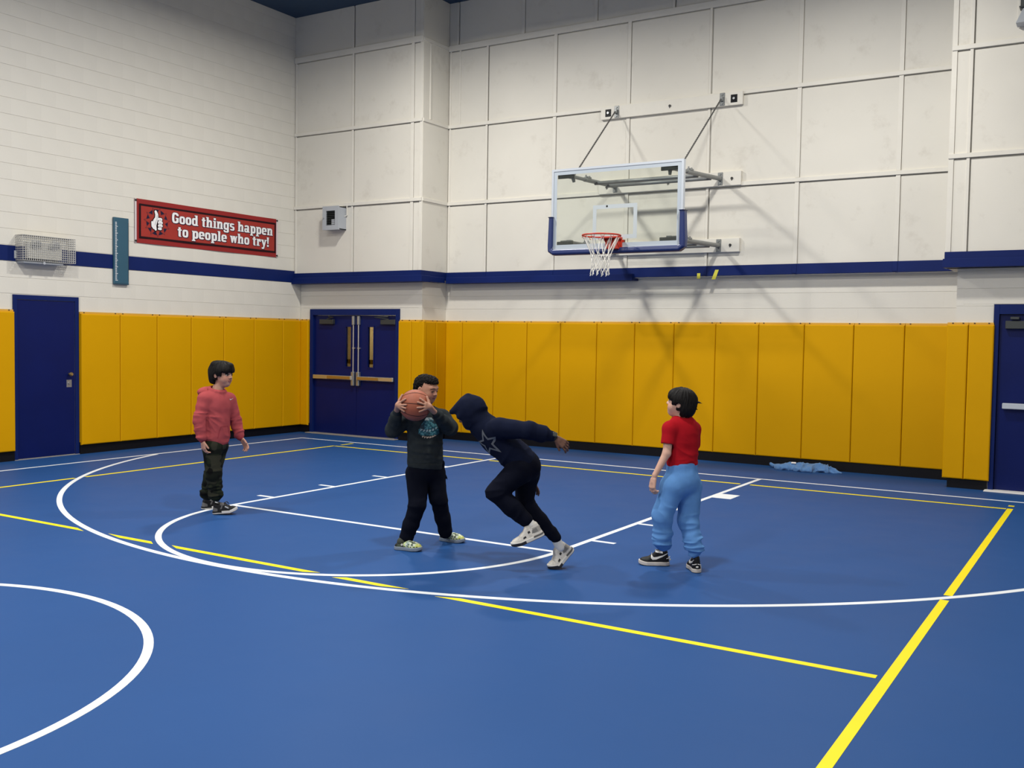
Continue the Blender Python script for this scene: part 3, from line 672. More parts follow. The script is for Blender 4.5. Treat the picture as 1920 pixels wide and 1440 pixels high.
for y in (-2.548, 0.192):
    for z in (2.95, 3.522): MB().tube([(BX+0.004, y, z), (BX+0.014, y, z)], 0.016, 10).mk('grommet', M_screw, bn)
bd = MB()
iy0, iy1, iz0, iz1, bw = -2.49, 0.165, 2.992, 3.482, 0.03
flat(bd, [[(iy0, iz0), (iy1, iz0), (iy1, iz0+bw), (iy0, iz0+bw)], [(iy0, iz1-bw), (iy1, iz1-bw), (iy1, iz1), (iy0, iz1)], [(iy0, iz0+bw), (iy0+bw, iz0+bw), (iy0+bw, iz1-bw), (iy0, iz1-bw)], [(iy1-bw, iz0+bw), (iy1, iz0+bw), (iy1, iz1-bw), (iy1-bw, iz1-bw)]], X1)
bd.mk('border', M_maroon, bn)
flat(MB(), [[(iy0+bw, iz0+bw), (iy1-bw, iz0+bw), (iy1-bw, iz1-bw), (iy0+bw, iz1-bw)]], X1-0.0004).mk('panel_print', M_redlight, bn)
# glyphs: heavy condensed slab letters, x-height 1
S_ = 0.31
def rect(x0, y0, x1, y1): return [[(x0, y0), (x1, y0), (x1, y1), (x0, y1)]]
def sup(t, e=0.62): c, s = math.cos(t), math.sin(t); return math.copysign(abs(c)**e, c), math.copysign(abs(s)**e, s)
def ring(cx, cy, rx, ry, ix, iy, a0=0, a1=360, n=28):
    out = []; T = np.radians(np.linspace(a0, a1, n+1))
    for t, u in zip(T[:-1], T[1:]):
        p, q = sup(t), sup(u); out.append([(cx+ix*p[0], cy+iy*p[1]), (cx+rx*p[0], cy+ry*p[1]), (cx+rx*q[0], cy+ry*q[1]), (cx+ix*q[0], cy+iy*q[1])])
    return out
def serif(x, y, up, wl=0.1, wr=0.1, h=0.13): return rect(x-wl, y if up else y-h, x+S_+wr, y+h if up else y)
def gl(ch):
    o_ = ring(0.41, 0.5, 0.41, 0.53, 0.11, 0.30)
    if ch == 'o': return o_, 0.86
    if ch == 'G': return ring(0.46, 0.70, 0.46, 0.72, 0.14, 0.46, 35, 330)+rect(0.50, 0.56, 0.93, 0.74)+rect(0.62, 0.12, 0.93, 0.70)+rect(0.66, 0.98, 0.92, 1.24), 1.0
    if ch == 'd': return o_+rect(0.52, 0.0, 0.83, 1.42)+rect(0.40, 1.29, 0.6, 1.42)+rect(0.8, 0, 0.92, 0.13), 0.96
    if ch == 't': return rect(0.12, 0.1, 0.43, 1.28)+rect(0, 0.82, 0.58, 1.0)+ring(0.38, 0.2, 0.26, 0.22, 0.02, 0.05, 180, 300, 10), 0.64
    if ch in 'hn':
        top = 1.42 if ch == 'h' else 1.02
        return rect(0.06, 0, 0.37, top)+rect(-0.02, top-0.13, 0.2, top)+rect(-0.02, 0, 0.45, 0.13)+ring(0.50, 0.62, 0.37, 0.42, 0.09, 0.17, 0, 180, 14)+rect(0.56, 0, 0.87, 0.66)+rect(0.5, 0, 0.95, 0.13), 1.0
    if ch == 'i': return rect(0.1, 0, 0.41, 1.02)+rect(0, 0.89, 0.3, 1.02)+rect(0, 0, 0.5, 0.13)+rect(0.08, 1.14, 0.42, 1.42), 0.54
    if ch == 'l': return rect(0.1, 0, 0.41, 1.42)+rect(0, 1.29, 0.3, 1.42)+rect(0, 0, 0.5, 0.13), 0.54
    if ch == 'g': return ring(0.41, 0.52, 0.41, 0.52, 0.11, 0.29)+rect(0.52, -0.16, 0.83, 1.02)+rect(0.72, 0.88, 0.93, 1.02)+ring(0.42, -0.14, 0.41, 0.26, 0.12, 0.05, 180, 360, 12)+rect(0.0, -0.2, 0.25, -0.06), 0.95
    if ch == 's': return ring(0.37, 0.72, 0.37, 0.31, 0.08, 0.10, 20, 270, 16)+ring(0.37, 0.29, 0.37, 0.31, 0.08, 0.10, -160, 90, 16), 0.80
    if ch == 'p': return rect(0.08, -0.36, 0.39, 1.02)+rect(0, 0.89, 0.2, 1.02)+rect(-0.02, -0.38, 0.5, -0.25)+ring(0.50, 0.5, 0.40, 0.53, 0.09, 0.30), 0.94
    if ch == 'a': return ring(0.40, 0.64, 0.38, 0.40, 0.09, 0.20, 0, 165, 14)+rect(0.49, 0, 0.79, 0.7)+rect(0.7, 0, 0.9, 0.13)+ring(0.33, 0.29, 0.33, 0.31, 0.07, 0.13), 0.93
    if ch == 'e': return ring(0.42, 0.5, 0.42, 0.53, 0.11, 0.30, 0, 325)+rect(0.2, 0.42, 0.83, 0.57), 0.88
    if ch == 'w':
        o = []
        for x in (0.0, 0.46): o += [[(x, 1.0), (x+0.31, 1.0), (x+0.43, 0.0), (x+0.2, 0.0)], [(x+0.2, 0.0), (x+0.43, 0.0), (x+0.60, 1.0), (x+0.42, 1.0)]]
        return o+rect(-0.05, 0.87, 0.36, 1.0)+rect(0.86, 0.87, 1.12, 1.0), 1.14
    if ch == 'r': return rect(0.06, 0, 0.37, 1.02)+rect(-0.02, 0.89, 0.2, 1.02)+rect(-0.02, 0, 0.48, 0.13)+ring(0.50, 0.70, 0.2, 0.34, 0.02, 0.10, 20, 180, 10)+rect(0.46, 0.62, 0.70, 0.90), 0.74
    if ch == 'y': return [[(0.0, 1.0), (0.32, 1.0), (0.54, 0.2), (0.34, -0.02)], [(0.60, 1.0), (0.82, 1.0), (0.46, -0.36), (0.20, -0.36)]]+rect(-0.05, 0.87, 0.38, 1.0)+rect(0.52, 0.87, 0.9, 1.0)+rect(0.06, -0.38, 0.40, -0.16), 0.88
    if ch == '!': return [[(0.0, 1.42), (0.36, 1.42), (0.27, 0.42), (0.10, 0.42)]]+rect(0.03, 0, 0.33, 0.28), 0.42
    return [], 0.42
def set_line(text, y0, y1, zb, zx):
    tot = sum(gl(c)[1]+0.035 for c in text); k = (y1-y0)/tot; P = []; x = 0
    for c in text:
        polys, w = gl(c)
        P.append([[(y0+(x+a)*k, zb+b*zx) for a, b in p] for p in polys])
        x += w+0.035
    return P
L1 = set_line('Good things happen', -1.925, 0.10, 3.268, 0.108); L2 = set_line('to people who try!', -1.825, 0.02, 3.078, 0.108)
for P in L1+L2:
    if not P: continue
    le = flat(MB(), P, X3).mk('letter', M_white_plain, bn)
    flat(MB(), [[(a+dx, b+dz) for a, b in p] for p in P for dx, dz in ((0.010, -0.010), (-0.008, -0.004), (0.006, 0.006))], X2).mk('letter_outline', M_inkblue, le)
# emblem: starburst and thumbs-up fist
ec = (-2.185, 3.245)
def burst(n, ro, ri, rot=0.0): return [(ec[0]+(ro if i % 2 == 0 else ri)*math.cos(rot+math.pi*i/n)*1.06, ec[1]+(ro if i % 2 == 0 else ri)*math.sin(rot+math.pi*i/n)*0.98) for i in range(2*n)]
def fan(pts): return [[ec, pts[i], pts[(i+1) % len(pts)]] for i in range(len(pts))]
flat(MB(), fan([(ec[0]+0.188*math.cos(t), ec[1]+0.185*math.sin(t)) for t in np.linspace(0, 2*math.pi, 24, endpoint=False)]), X1+0.0006).mk('emblem_disc', M_inkblue, bn)
flat(MB(), fan(burst(11, 0.222, 0.135, 0.2)), X1+0.0012).mk('emblem_rays_outline', material('deep_red_print', (0.10, 0.006, 0.012), 0.5), bn)
flat(MB(), fan(burst(11, 0.205, 0.122, 0.2)), X1+0.0020).mk('emblem_rays', M_redlight, bn)
def capsule(pts, r, n=10):   # outline strip polygons of a thick stroke
    out = []; P = [np.array(p) for p in pts]; rr = [r]*len(P) if np.isscalar(r) else r
    for i in range(len(P)-1):
        d = P[i+1]-P[i]; d = d/np.linalg.norm(d); nn = np.array((-d[1], d[0]))
        out.append([tuple(P[i]+nn*rr[i]), tuple(P[i]-nn*rr[i]), tuple(P[i+1]-nn*rr[i+1]), tuple(P[i+1]+nn*rr[i+1])])
    for p, q in zip(P, rr): out.append([tuple(p+q*np.array((math.cos(t), math.sin(t)))) for t in np.linspace(0, 2*math.pi, n, endpoint=False)])
    return out
def E_(x, y): return (ec[0]+x, ec[1]+y)
th = [E_(-0.030, 0.150), E_(-0.012, 0.11), E_(-0.012, 0.06), E_(-0.04, 0.01), E_(-0.055, -0.045)]
white = [(th, [0.020, 0.026, 0.028, 0.036, 0.036]), ([E_(-0.092, -0.005), E_(-0.085, -0.06), E_(-0.062, -0.095)], [0.014, 0.018, 0.010]), ([E_(-0.05, -0.05), E_(-0.03, -0.105)], [0.03, 0.018])]
for i, (y, x0, x1, r) in enumerate(((0.045, 0.035, 0.062, 0.024), (0.0, 0.03, 0.072, 0.022), (-0.045, 0.03, 0.072, 0.021), (-0.088, 0.025, 0.06, 0.018))): white.append(([E_(x0, y), E_(x1, y)], r))
M_greyprint = material('grey_print', (0.42, 0.42, 0.43), 0.5)
blk = MB(); wht = MB()
for pts, r in white:
    flat(blk, capsule(pts, (np.array(r)+0.013).tolist() if not np.isscalar(r) else r+0.013), X3); flat(wht, capsule(pts, r), X4)
flat(blk, capsule([E_(0.012, 0.04), E_(0.005, -0.095)], 0.016), X3)
blk.mk('emblem_hand_outline', M_maroon, bn); wht.mk('emblem_hand', M_white_plain, bn)
for pts in ([E_(-0.004, 0.10), E_(-0.006, 0.05), E_(-0.03, 0.0), E_(-0.04, -0.04)], [E_(0.035, 0.036), E_(0.062, 0.038)], [E_(0.032, -0.012), E_(0.07, -0.01)], [E_(0.032, -0.056), E_(0.07, -0.054)]): flat(MB(), capsule(pts, 0.005), X4+0.0012).mk('emblem_crease', M_greyprint, bn)

# grey louvred box on the door wall
sp = root('louvred_box', (-5.40, YD, 3.36), label='small grey louvred metal box on the panelled wall above the double doors', cat='speaker')
x0, x1, z0, z1, yf = -5.655, -5.33, 3.365, 3.73, YD-0.20
b = MB(); b.box((x0, yf+0.02, z0), (x0+0.012, YD-0.002, z1)).box((x1-0.012, yf+0.02, z0), (x1, YD-0.002, z1)).box((x0, yf+0.02, z0), (x1, YD-0.002, z0+0.012)).box((x0, yf+0.02, z1-0.012), (x1, YD-0.002, z1)); b.mk('housing', M_greybox, sp)
b = MB(); ring_box(b, x0-0.008, x1+0.008, z0-0.008, z1+0.008, 0.075, yf, yf+0.024); b.mk('front_frame', M_greybox, sp)
MB().box((x0+0.02, yf+0.09, z0+0.02), (x1-0.02, yf+0.1, z1-0.02)).mk('back_plate', M_black, sp)
for i in range(8):
    z = z0+0.085+i*0.028; MB().obox(((x0+x1)/2, yf+0.02, z), ((x1-x0)/2-0.07, 0.014, 0.002), R=((1, 0, 0), (0, 0.8, -0.6), (0, 0.6, 0.8))).mk('louvre', M_darkmetal, sp)
MB().box((x1-0.15, yf+0.012, z0+0.07), (x1-0.085, yf+0.016, z0+0.16), 0.001).mk('paper_tag', M_greybox, sp)
MB().tube([(x0+0.02, yf-0.012, 3.55), (x0+0.02, yf, 3.55)], 0.012, 8).mk('latch', M_steel, sp)
MB().tube([(x1+0.03, YD-0.02, 3.80), (x1+0.03, YD-0.02, 3.60), (x1+0.0, YD-0.04, 3.58)], 0.009, 6).mk('conduit', M_batten, sp)
# dark fixture cut by the right picture edge
fx = root('wall_floodlight', (4.45, YD, 5.15), label='dark grey finned wall light at the top right picture edge', cat='light')
b = MB().box((4.395, YD-0.16, 5.32), (4.75, YD-0.03, 5.60), 0.01); 
for i in range(3): b.box((4.385, YD-0.175, 5.33+i*0.11), (4.76, YD-0.03, 5.345+i*0.11), 0.003)
b.mk('body', M_darkmetal, fx)
b = MB(); V = [(4.36, YD-0.20, 5.16), (4.78, YD-0.20, 5.16), (4.78, YD-0.02, 5.16), (4.36, YD-0.02, 5.16), (4.42, YD-0.15, 5.32), (4.72, YD-0.15, 5.32), (4.72, YD-0.02, 5.32), (4.42, YD-0.02, 5.32)]
b.add(V, [(3, 2, 1, 0), (0, 1, 5, 4), (1, 2, 6, 5), (2, 3, 7, 6), (3, 0, 4, 7), (4, 5, 6, 7)]); b.mk('shade', M_greybox, fx)
MB().box((4.36, YD-0.02, 5.2), (4.78, YD, 5.55), 0.004).mk('back_plate', M_batten, fx)
# ------------------------------------------------------------------ implicit-surface modelling for people and cloth
def nrm(v): v = np.array(v, float); return v/(np.linalg.norm(v)+1e-12)
def vhash(ix, iy, iz, seed):
    h = (ix.astype(np.int64)*374761393+iy.astype(np.int64)*668265263+iz.astype(np.int64)*2147483647+seed*1442695041) & 0xffffffff
    h = ((h ^ (h >> 13))*1274126177) & 0xffffffff; h = h ^ (h >> 16)
    return (h & 0xffff)/65535.0
def vnoise(P, seed=0):
    """value noise 0..1 at points P (n,3)"""
    I = np.floor(P).astype(np.int64); f = P-I; f = f*f*(3-2*f); out = 0
    for dx in (0, 1):
        for dy in (0, 1):
            for dz in (0, 1):
                w = (f[:, 0] if dx else 1-f[:, 0])*(f[:, 1] if dy else 1-f[:, 1])*(f[:, 2] if dz else 1-f[:, 2])
                out = out+w*vhash(I[:, 0]+dx, I[:, 1]+dy, I[:, 2]+dz, seed)
    return out
class SDF:
    def __init__(s, lo, hi, h):
        s.lo = np.array(lo, float); s.h = h; s.n = np.ceil((np.array(hi)-s.lo)/h).astype(int)+1
        s.f = np.full(tuple(s.n), 0.5, dtype=np.float32); s.ax = [s.lo[i]+h*np.arange(s.n[i]) for i in range(3)]
    def sub(s, lo, hi):
        a = np.clip(np.floor((np.array(lo)-s.lo)/s.h).astype(int), 0, s.n); b = np.clip(np.ceil((np.array(hi)-s.lo)/s.h).astype(int)+1, 0, s.n)
        sl = tuple(slice(a[i], b[i]) for i in range(3))
        X, Y, Z = (s.ax[i][sl[i]].astype(np.float32) for i in range(3))
        return sl, X[:, None, None], Y[None, :, None], Z[None, None, :]
    def comb(s, sl, d, k, mode):
        f = s.f[sl]
        if f.size == 0: return
        if mode == 'add':
            if k > 0: hh = np.maximum(k-np.abs(f-d), 0)/k; s.f[sl] = np.minimum(f, d)-hh*hh*k*0.25
            else: s.f[sl] = np.minimum(f, d)
        elif mode == 'sub':
            d = -d
            if k > 0: hh = np.maximum(k-np.abs(f-d), 0)/k; s.f[sl] = np.maximum(f, d)+hh*hh*k*0.25
            else: s.f[sl] = np.maximum(f, d)
        else:
            s.f[sl] = np.maximum(f, d)
    def cone(s, a, b, ra, rb=None, k=0.02, n=None, sq=1.0, mode='add'):
        """round cone a->b; optional flattening by factor sq along direction n"""
        rb = ra if rb is None else rb; a = np.array(a, float); b = np.array(b, float); m = max(ra, rb)+k+3*s.h
        sl, X, Y, Z = s.sub(np.minimum(a, b)-m, np.maximum(a, b)+m)
        ab = b-a; L2 = ab @ ab+1e-12
        px, py, pz = X-np.float32(a[0]), Y-np.float32(a[1]), Z-np.float32(a[2])
        t = np.clip((px*ab[0]+py*ab[1]+pz*ab[2])/L2, 0, 1).astype(np.float32)
        qx, qy, qz = px-t*ab[0], py-t*ab[1], pz-t*ab[2]
        d2 = qx*qx+qy*qy+qz*qz
        if n is not None:
            c = qx*n[0]+qy*n[1]+qz*n[2]; d2 = d2+c*c*(1/(sq*sq)-1)
            r = ra+(rb-ra)*t; d = np.sqrt(np.maximum(d2, 0))-r; d = d*(0.5+0.5*sq)
        else: d = np.sqrt(d2)-(ra+(rb-ra)*t)
        s.comb(sl, d.astype(np.float32), k, mode); return s
    def chain(s, pts, rs, k=0.02, **kw):
        for i in range(len(pts)-1): s.cone(pts[i], pts[i+1], rs[i], rs[i+1], k, **kw)
        return s
    def ell(s, c, r, R=None, k=0.02, mode='add'):
        """ellipsoid; R rows = local axes in world"""
        c = np.array(c, float); r = np.array(r, float); R = np.eye(3) if R is None else np.array(R)
        m = np.sqrt(((R*r[:, None])**2).sum(0))+k+3*s.h
        sl, X, Y, Z = s.sub(c-m, c+m); px, py, pz = X-np.float32(c[0]), Y-np.float32(c[1]), Z-np.float32(c[2])
        k0 = 0; k1 = 0
        for i in range(3):
            q = px*R[i][0]+py*R[i][1]+pz*R[i][2]; k0 = k0+(q/r[i])**2; k1 = k1+(q/r[i]**2)**2
        k0 = np.sqrt(k0); k1 = np.sqrt(k1)+1e-9; d = k0*(k0-1)/k1
        s.comb(sl, d.astype(np.float32), k, mode); return s
    def func(s, fn, lo, hi, k=0.0, mode='sub'):
        sl, X, Y, Z = s.sub(lo, hi); X, Y, Z = np.broadcast_arrays(X, Y, Z)
        s.comb(sl, fn(X, Y, Z).astype(np.float32), k, mode); return s
    def mesh(s, smooth=1):
        f = s.f; ins = f < 0; n = s.n
        c = ins[:-1, :-1, :-1].astype(np.int8)
        for dx, dy, dz in ((1, 0, 0), (0, 1, 0), (0, 0, 1), (1, 1, 0), (1, 0, 1), (0, 1, 1), (1, 1, 1)):
            c = c+ins[dx:n[0]-1+dx, dy:n[1]-1+dy, dz:n[2]-1+dz]
        cells = np.argwhere((c > 0) & (c < 8)); idm = np.full(c.shape, -1, dtype=np.int32); idm[tuple(cells.T)] = np.arange(len(cells))
        acc = np.zeros((len(cells), 3)); cnt = np.zeros(len(cells))
        cor = [(i, j, k) for i in (0, 1) for j in (0, 1) for k in (0, 1)]
        val = {q: f[cells[:, 0]+q[0], cells[:, 1]+q[1], cells[:, 2]+q[2]].astype(np.float64) for q in cor}
        for q in cor:
            for a in range(3):
                if q[a] == 0:
                    p = list(q); p[a] = 1; p = tuple(p); v0, v1 = val[q], val[p]; m = (v0 < 0) != (v1 < 0)
                    t = np.where(m, v0/(v0-v1+1e-20), 0); P = np.tile(np.array(q, float), (len(cells), 1)); P[:, a] += t
                    acc[m] += P[m]; cnt[m] += 1
        V = s.lo+(cells+acc/np.maximum(cnt, 1)[:, None])*s.h
        Q = []
        for a in range(3):
            b_, c_ = (a+1) % 3, (a+2) % 3
            sl0 = [slice(0, None)]*3; sl1 = [slice(0, None)]*3; sl0[a] = slice(0, n[a]-1); sl1[a] = slice(1, n[a])
            i0 = ins[tuple(sl0)]; i1 = ins[tuple(sl1)]; E_ = np.argwhere(i0 != i1)
            E_ = E_[(E_[:, b_] > 0) & (E_[:, c_] > 0) & (E_[:, b_] < n[b_]-1) & (E_[:, c_] < n[c_]-1)]
            if not len(E_): continue
            def cid(db, dc): T = E_.copy(); T[:, b_] -= db; T[:, c_] -= dc; return idm[tuple(T.T)]
            q = np.stack([cid(1, 1), cid(0, 1), cid(0, 0), cid(1, 0)], 1); fl = i0[tuple(E_.T)]
            q[~fl] = q[~fl][:, ::-1]; Q.append(q)
        Q = np.concatenate(Q); Q = Q[(Q >= 0).all(1)]
        for _ in range(smooth):
            A = np.zeros_like(V); C = np.zeros(len(V))
            for i in range(4):
                a, b = Q[:, i], Q[:, (i+1) % 4]
                np.add.at(A, a, V[b]); np.add.at(C, a, 1); np.add.at(A, b, V[a]); np.add.at(C, b, 1)
            V = V*0.45+0.55*A/np.maximum(C, 1)[:, None]
        return V, Q
def vnormals(V, Q):
    N = np.zeros_like(V); fn = np.cross(V[Q[:, 2]]-V[Q[:, 0]], V[Q[:, 3]]-V[Q[:, 1]])
    for i in range(4): np.add.at(N, Q[:, i], fn)
    return N/(np.linalg.norm(N, axis=1)[:, None]+1e-12)
def wrinkle(V, Q, folds, seed=1):
    """folds: list of (centre, radius, axis, wavelength, amplitude): ridges across an axis inside a soft ball"""
    N = vnormals(V, Q); D = np.zeros(len(V))
    for j, (c, r, ax, wl, amp) in enumerate(folds):
        ax = nrm(ax); q = V-np.array(c); w = np.clip(1-(np.linalg.norm(q, axis=1)/r)**2, 0, 1)**1.0
        t = q @ ax; perp = q-t[:, None]*ax
        P = perp/(wl*3.2)+ax*(t/wl)[:, None]
        nz = vnoise(P+seed*13.7+j*5.1, seed+j); rd = (1-np.abs(2*nz-1))**1.5-0.45
        D += w*amp*rd*2
    return V+N*D[:, None]
def bend_disp(V, Q, amp, wl, seed=3):
    N = vnormals(V, Q); return V+N*((vnoise(V/wl, seed)-0.5)*2*amp)[:, None]

# ------------------------------------------------------------------ person frame from the photo's viewpoint (real distance and size)
class Frame:
    def __init__(s, px, py):
        d = CM.T @ np.array(((px-960)/FPX, -(py-720)/FPX, 1.0)); s.A = CAM+d*(-CAM[2]/d[2])
        a = s.A-CAM; a[2] = 0; s.away = a/np.linalg.norm(a); s.right = np.array((s.away[1], -s.away[0], 0)); s.up = np.array((0, 0, 1.0))
    def P(s, px, py, d=0.0):
        r = CM.T @ np.array(((px-960)/FPX, -(py-720)/FPX, 1.0)); t = ((s.A+d*s.away-CAM) @ s.away)/(r @ s.away); return CAM+t*r
    def D(s, r, a, u=0.0): return r*s.right+a*s.away+u*s.up
    def on_floor(s, px, py, z=0.0):
        r = CM.T @ np.array(((px-960)/FPX, -(py-720)/FPX, 1.0)); return CAM+r*((z-CAM[2])/r[2])
def head_axes(fwd, tilt=0.0):
    f = nrm(fwd); l = nrm(np.cross((0, 0, 1.0), f)); u = np.cross(f, l)
    if tilt: l, u = l*math.cos(tilt)+u*math.sin(tilt), u*math.cos(tilt)-l*math.sin(tilt)
    return np.stack([l, f, u])        # rows: left, forward, up
def build_head(S, c, R, H, k=0.012, chubby=1.0):
    """head of height H centred at c; local x=left, y=forward, z=up"""
    L = lambda x, y, z: c+H*(x*R[0]+y*R[1]+z*R[2])
    e = lambda p, r, kk=k, m='add': S.ell(L(*p), H*np.array(r), R, kk, m)
    e((0, -0.06, 0.15), (0.355, 0.44, 0.355)); e((0, 0.09, -0.10), (0.305*chubby, 0.315, 0.37), 0.03); e((0, 0.20, -0.36), (0.17*chubby, 0.17, 0.135), 0.03)
    for s in (-1, 1): e((s*0.165, 0.225, -0.17), (0.135*chubby, 0.135, 0.15), 0.02)
    e((0, 0.33, 0.14), (0.24, 0.085, 0.08), 0.02)
    for s in (-1, 1): e((s*0.15, 0.425, 0.03), (0.085, 0.055, 0.048), 0.010, 'sub')
    for s in (-1, 1): e((s*0.15, 0.338, 0.025), (0.072, 0.062, 0.058), 0.004)
    S.cone(L(0, 0.37, 0.06), L(0, 0.445, -0.085), H*0.030, H*0.052, 0.010)
    for s in (-1, 1): e((s*0.052, 0.405, -0.105), (0.042, 0.048, 0.036), 0.006)
    e((0, 0.385, -0.205), (0.105, 0.045, 0.032), 0.006); e((0, 0.375, -0.262), (0.092, 0.045, 0.035), 0.006)
    S.cone(L(-0.09, 0.425, -0.233), L(0.09, 0.425, -0.233), H*0.010, H*0.010, 0.004, mode='sub')
    for s in (-1, 1):
        e((s*0.365, -0.055, -0.015), (0.035, 0.085, 0.125), 0.006); e((s*0.395, -0.035, 0.0), (0.02, 0.045, 0.075), 0.004, 'sub')
    return L
def head_colours(V, c, R, H, skin, hairc, lip, brow=True, closed=False):
    q = (V-c)/H; x, y, z = q @ R[0], q @ R[1], q @ R[2]; n = len(V); col = np.tile(np.array(skin), (n, 1)).astype(float)
    def blend(m, cc, a=1.0): col[m] = col[m]*(1-a)+np.array(cc)*a
    front = y > 0.22
    ck = ((np.abs(x)-0.19)/0.12)**2+((z+0.14)/0.12)**2 < 1; blend(front & ck, (skin[0]*1.02, skin[1]*0.80, skin[2]*0.78), 0.5)
    for s in (-1, 1):
        ex, ez = (x-s*0.15)/0.078, (z-0.025)/(0.022 if closed else 0.034)
        ey = front & (ex**2+ez**2 < 1)
        if closed: blend(ey, (0.02, 0.014, 0.012))
        else:
            blend(ey, (min(0.34, skin[0]*1.0), min(0.31, skin[1]*1.5), min(0.29, skin[2]*1.8))); blend(front & (((x-s*0.15)/0.046)**2+((z-0.025)/0.042)**2 < 1), (0.012, 0.008, 0.006))
            blend(front & (np.abs(ex) < 1.05) & (np.abs(z-0.062+0.02*ex**2) < 0.011), (0.015, 0.011, 0.010))
        if brow: blend(front & (np.abs((x-s*0.155)/0.095) < 1) & (np.abs(z-0.135+0.03*((x-s*0.14)/0.1)**2) < 0.017), hairc, 0.85)
        blend(front & (((x-s*0.035)/0.02)**2+((z+0.125)/0.014)**2 < 1), (skin[0]*0.25, skin[1]*0.2, skin[2]*0.2))
    lp = (y > 0.28) & (np.abs(x) < 0.105) & (z < -0.172) & (z > -0.295+0.25*np.abs(x)); blend(lp, lip, 0.8)
    blend((y > 0.28) & (np.abs(x) < 0.10) & (np.abs(z+0.233) < 0.011), (lip[0]*0.3, lip[1]*0.25, lip[2]*0.25))
    return col
def hand(S, w, d, n, t, size=1.0, curl=(20, 25, 20), spread=6.0, thumb=(0.75, 0.55, 0.25), k=0.007):
    """w wrist, d hand direction, n palm normal (fingers curl towards it), t thumb side"""
    d = nrm(d); t = nrm(t-d*(np.array(t) @ d)); n = nrm(np.cross(d, t))*(1 if np.cross(d, t) @ np.array(n) > 0 else -1)
    s = size; fr = 0.0078*s
    S.cone(w-d*0.02*s, w+d*0.03*s, 0.019*s, 0.021*s, k, n=n, sq=0.75)
    offs = (0.026, 0.009, -0.008, -0.024); lens = (0.066, 0.073, 0.068, 0.053); kn = []
    for i in range(4):
        K = w+d*(0.076-0.004*abs(i-1))*s+t*offs[i]*s; kn.append(K); S.cone(w+d*0.012*s+t*offs[i]*0.55*s, K, 0.0125*s, 0.0105*s, k)
    for i in range(4):
        a0 = math.radians(spread*(1.4-i)); dd = d*math.cos(a0)+t*math.sin(a0); p = kn[i]; ang = 0
        for sg, cv in zip((0.46, 0.30, 0.24), curl):
            ang += math.radians(cv+2.5*i); v = dd*math.cos(ang)+n*math.sin(ang); q = p+v*lens[i]*sg*s; S.cone(p, q, fr, fr*0.93, 0.004); p = q
    b = w+d*0.018*s+t*0.018*s; v = nrm(d*thumb[0]+t*thumb[1]+n*thumb[2]); m = b+v*0.036*s; e = m+nrm(v+d*0.35+n*0.15)*0.030*s
    S.cone(b, m, 0.0125*s, 0.0098*s, k); S.cone(m, e, 0.0095*s, 0.0082*s, 0.004)
def grow_body(name, S, root_, mat, colour, smooth=1):
    V, Q = S.mesh(smooth); return mk(name, V, Q, mat, root_, smooth=True, col=colour(V))
def cloth(name, S, root_, mat, folds=(), seed=1, bumps=None, smooth=1, colour=None, post=None):
    V, Q = S.mesh(smooth)
    if len(folds): V = wrinkle(V, Q, folds, seed)
    if bumps: V = bend_disp(V, Q, bumps[0], bumps[1], seed)
    if post is not None: V = post(V)
    o = mk(name, V, Q, mat, root_, smooth=True, col=colour(V) if colour else None); o['_n'] = 0; del o['_n']
    return o, V, Q
def bounds(pts, m): P = np.array(pts); return P.min(0)-m, P.max(0)+m
def tee(V, Q, pts2d, mapper, off=0.0025):
    pass
def decal(name, V, Q, polys, base, ex, ez, dirn, mat, parent, off=0.003, cols=None, sub=6):
    """flat shapes in (u, w) laid onto the cloth V,Q by casting along dirn"""
    bvh = BVHTree.FromPolygons([Vector(v) for v in V], [tuple(int(i) for i in q) for q in Q]); VV, FF, CC = [], [], []
    dirn = nrm(dirn)
    for j, p in enumerate(polys):
        p = np.array(p, float); ids = []; quad = len(p) == 4
        if quad:
            g = [[(1-a)*(1-b)*p[0]+a*(1-b)*p[1]+a*b*p[2]+(1-a)*b*p[3] for a in np.linspace(0, 1, sub+1)] for b in np.linspace(0, 1, sub+1)]
        else:
            g = [[(1-b)*p[0]+b*((1-a)*p[1]+a*p[2]) for a in np.linspace(0, 1, sub+1)] for b in np.linspace(0, 1, sub+1)]
        for row in g:
            for u, w in row:
                o = np.array(base)+u*np.array(ex)+w*np.array(ez)-dirn*0.5; hit = bvh.ray_cast(Vector(o), Vector(dirn), 1.2)
                if hit[0] is None: ids.append(-1)
                else:
                    h = np.array(hit[0]); nn = np.array(hit[1]); nn = nn if nn @ dirn < 0 else -nn
                    ids.append(len(VV)); VV.append(h+nn*off); CC.append(cols[j] if cols else (1, 1, 1))
        m = sub+1
        for r in range(sub):
            for c in range(sub):
                q = (ids[r*m+c], ids[r*m+c+1], ids[(r+1)*m+c+1], ids[(r+1)*m+c])
                if min(q) >= 0: FF.append(q)
    if not FF: return None
    return mk(name, VV, FF, mat, parent, col=np.array(CC) if cols else None)

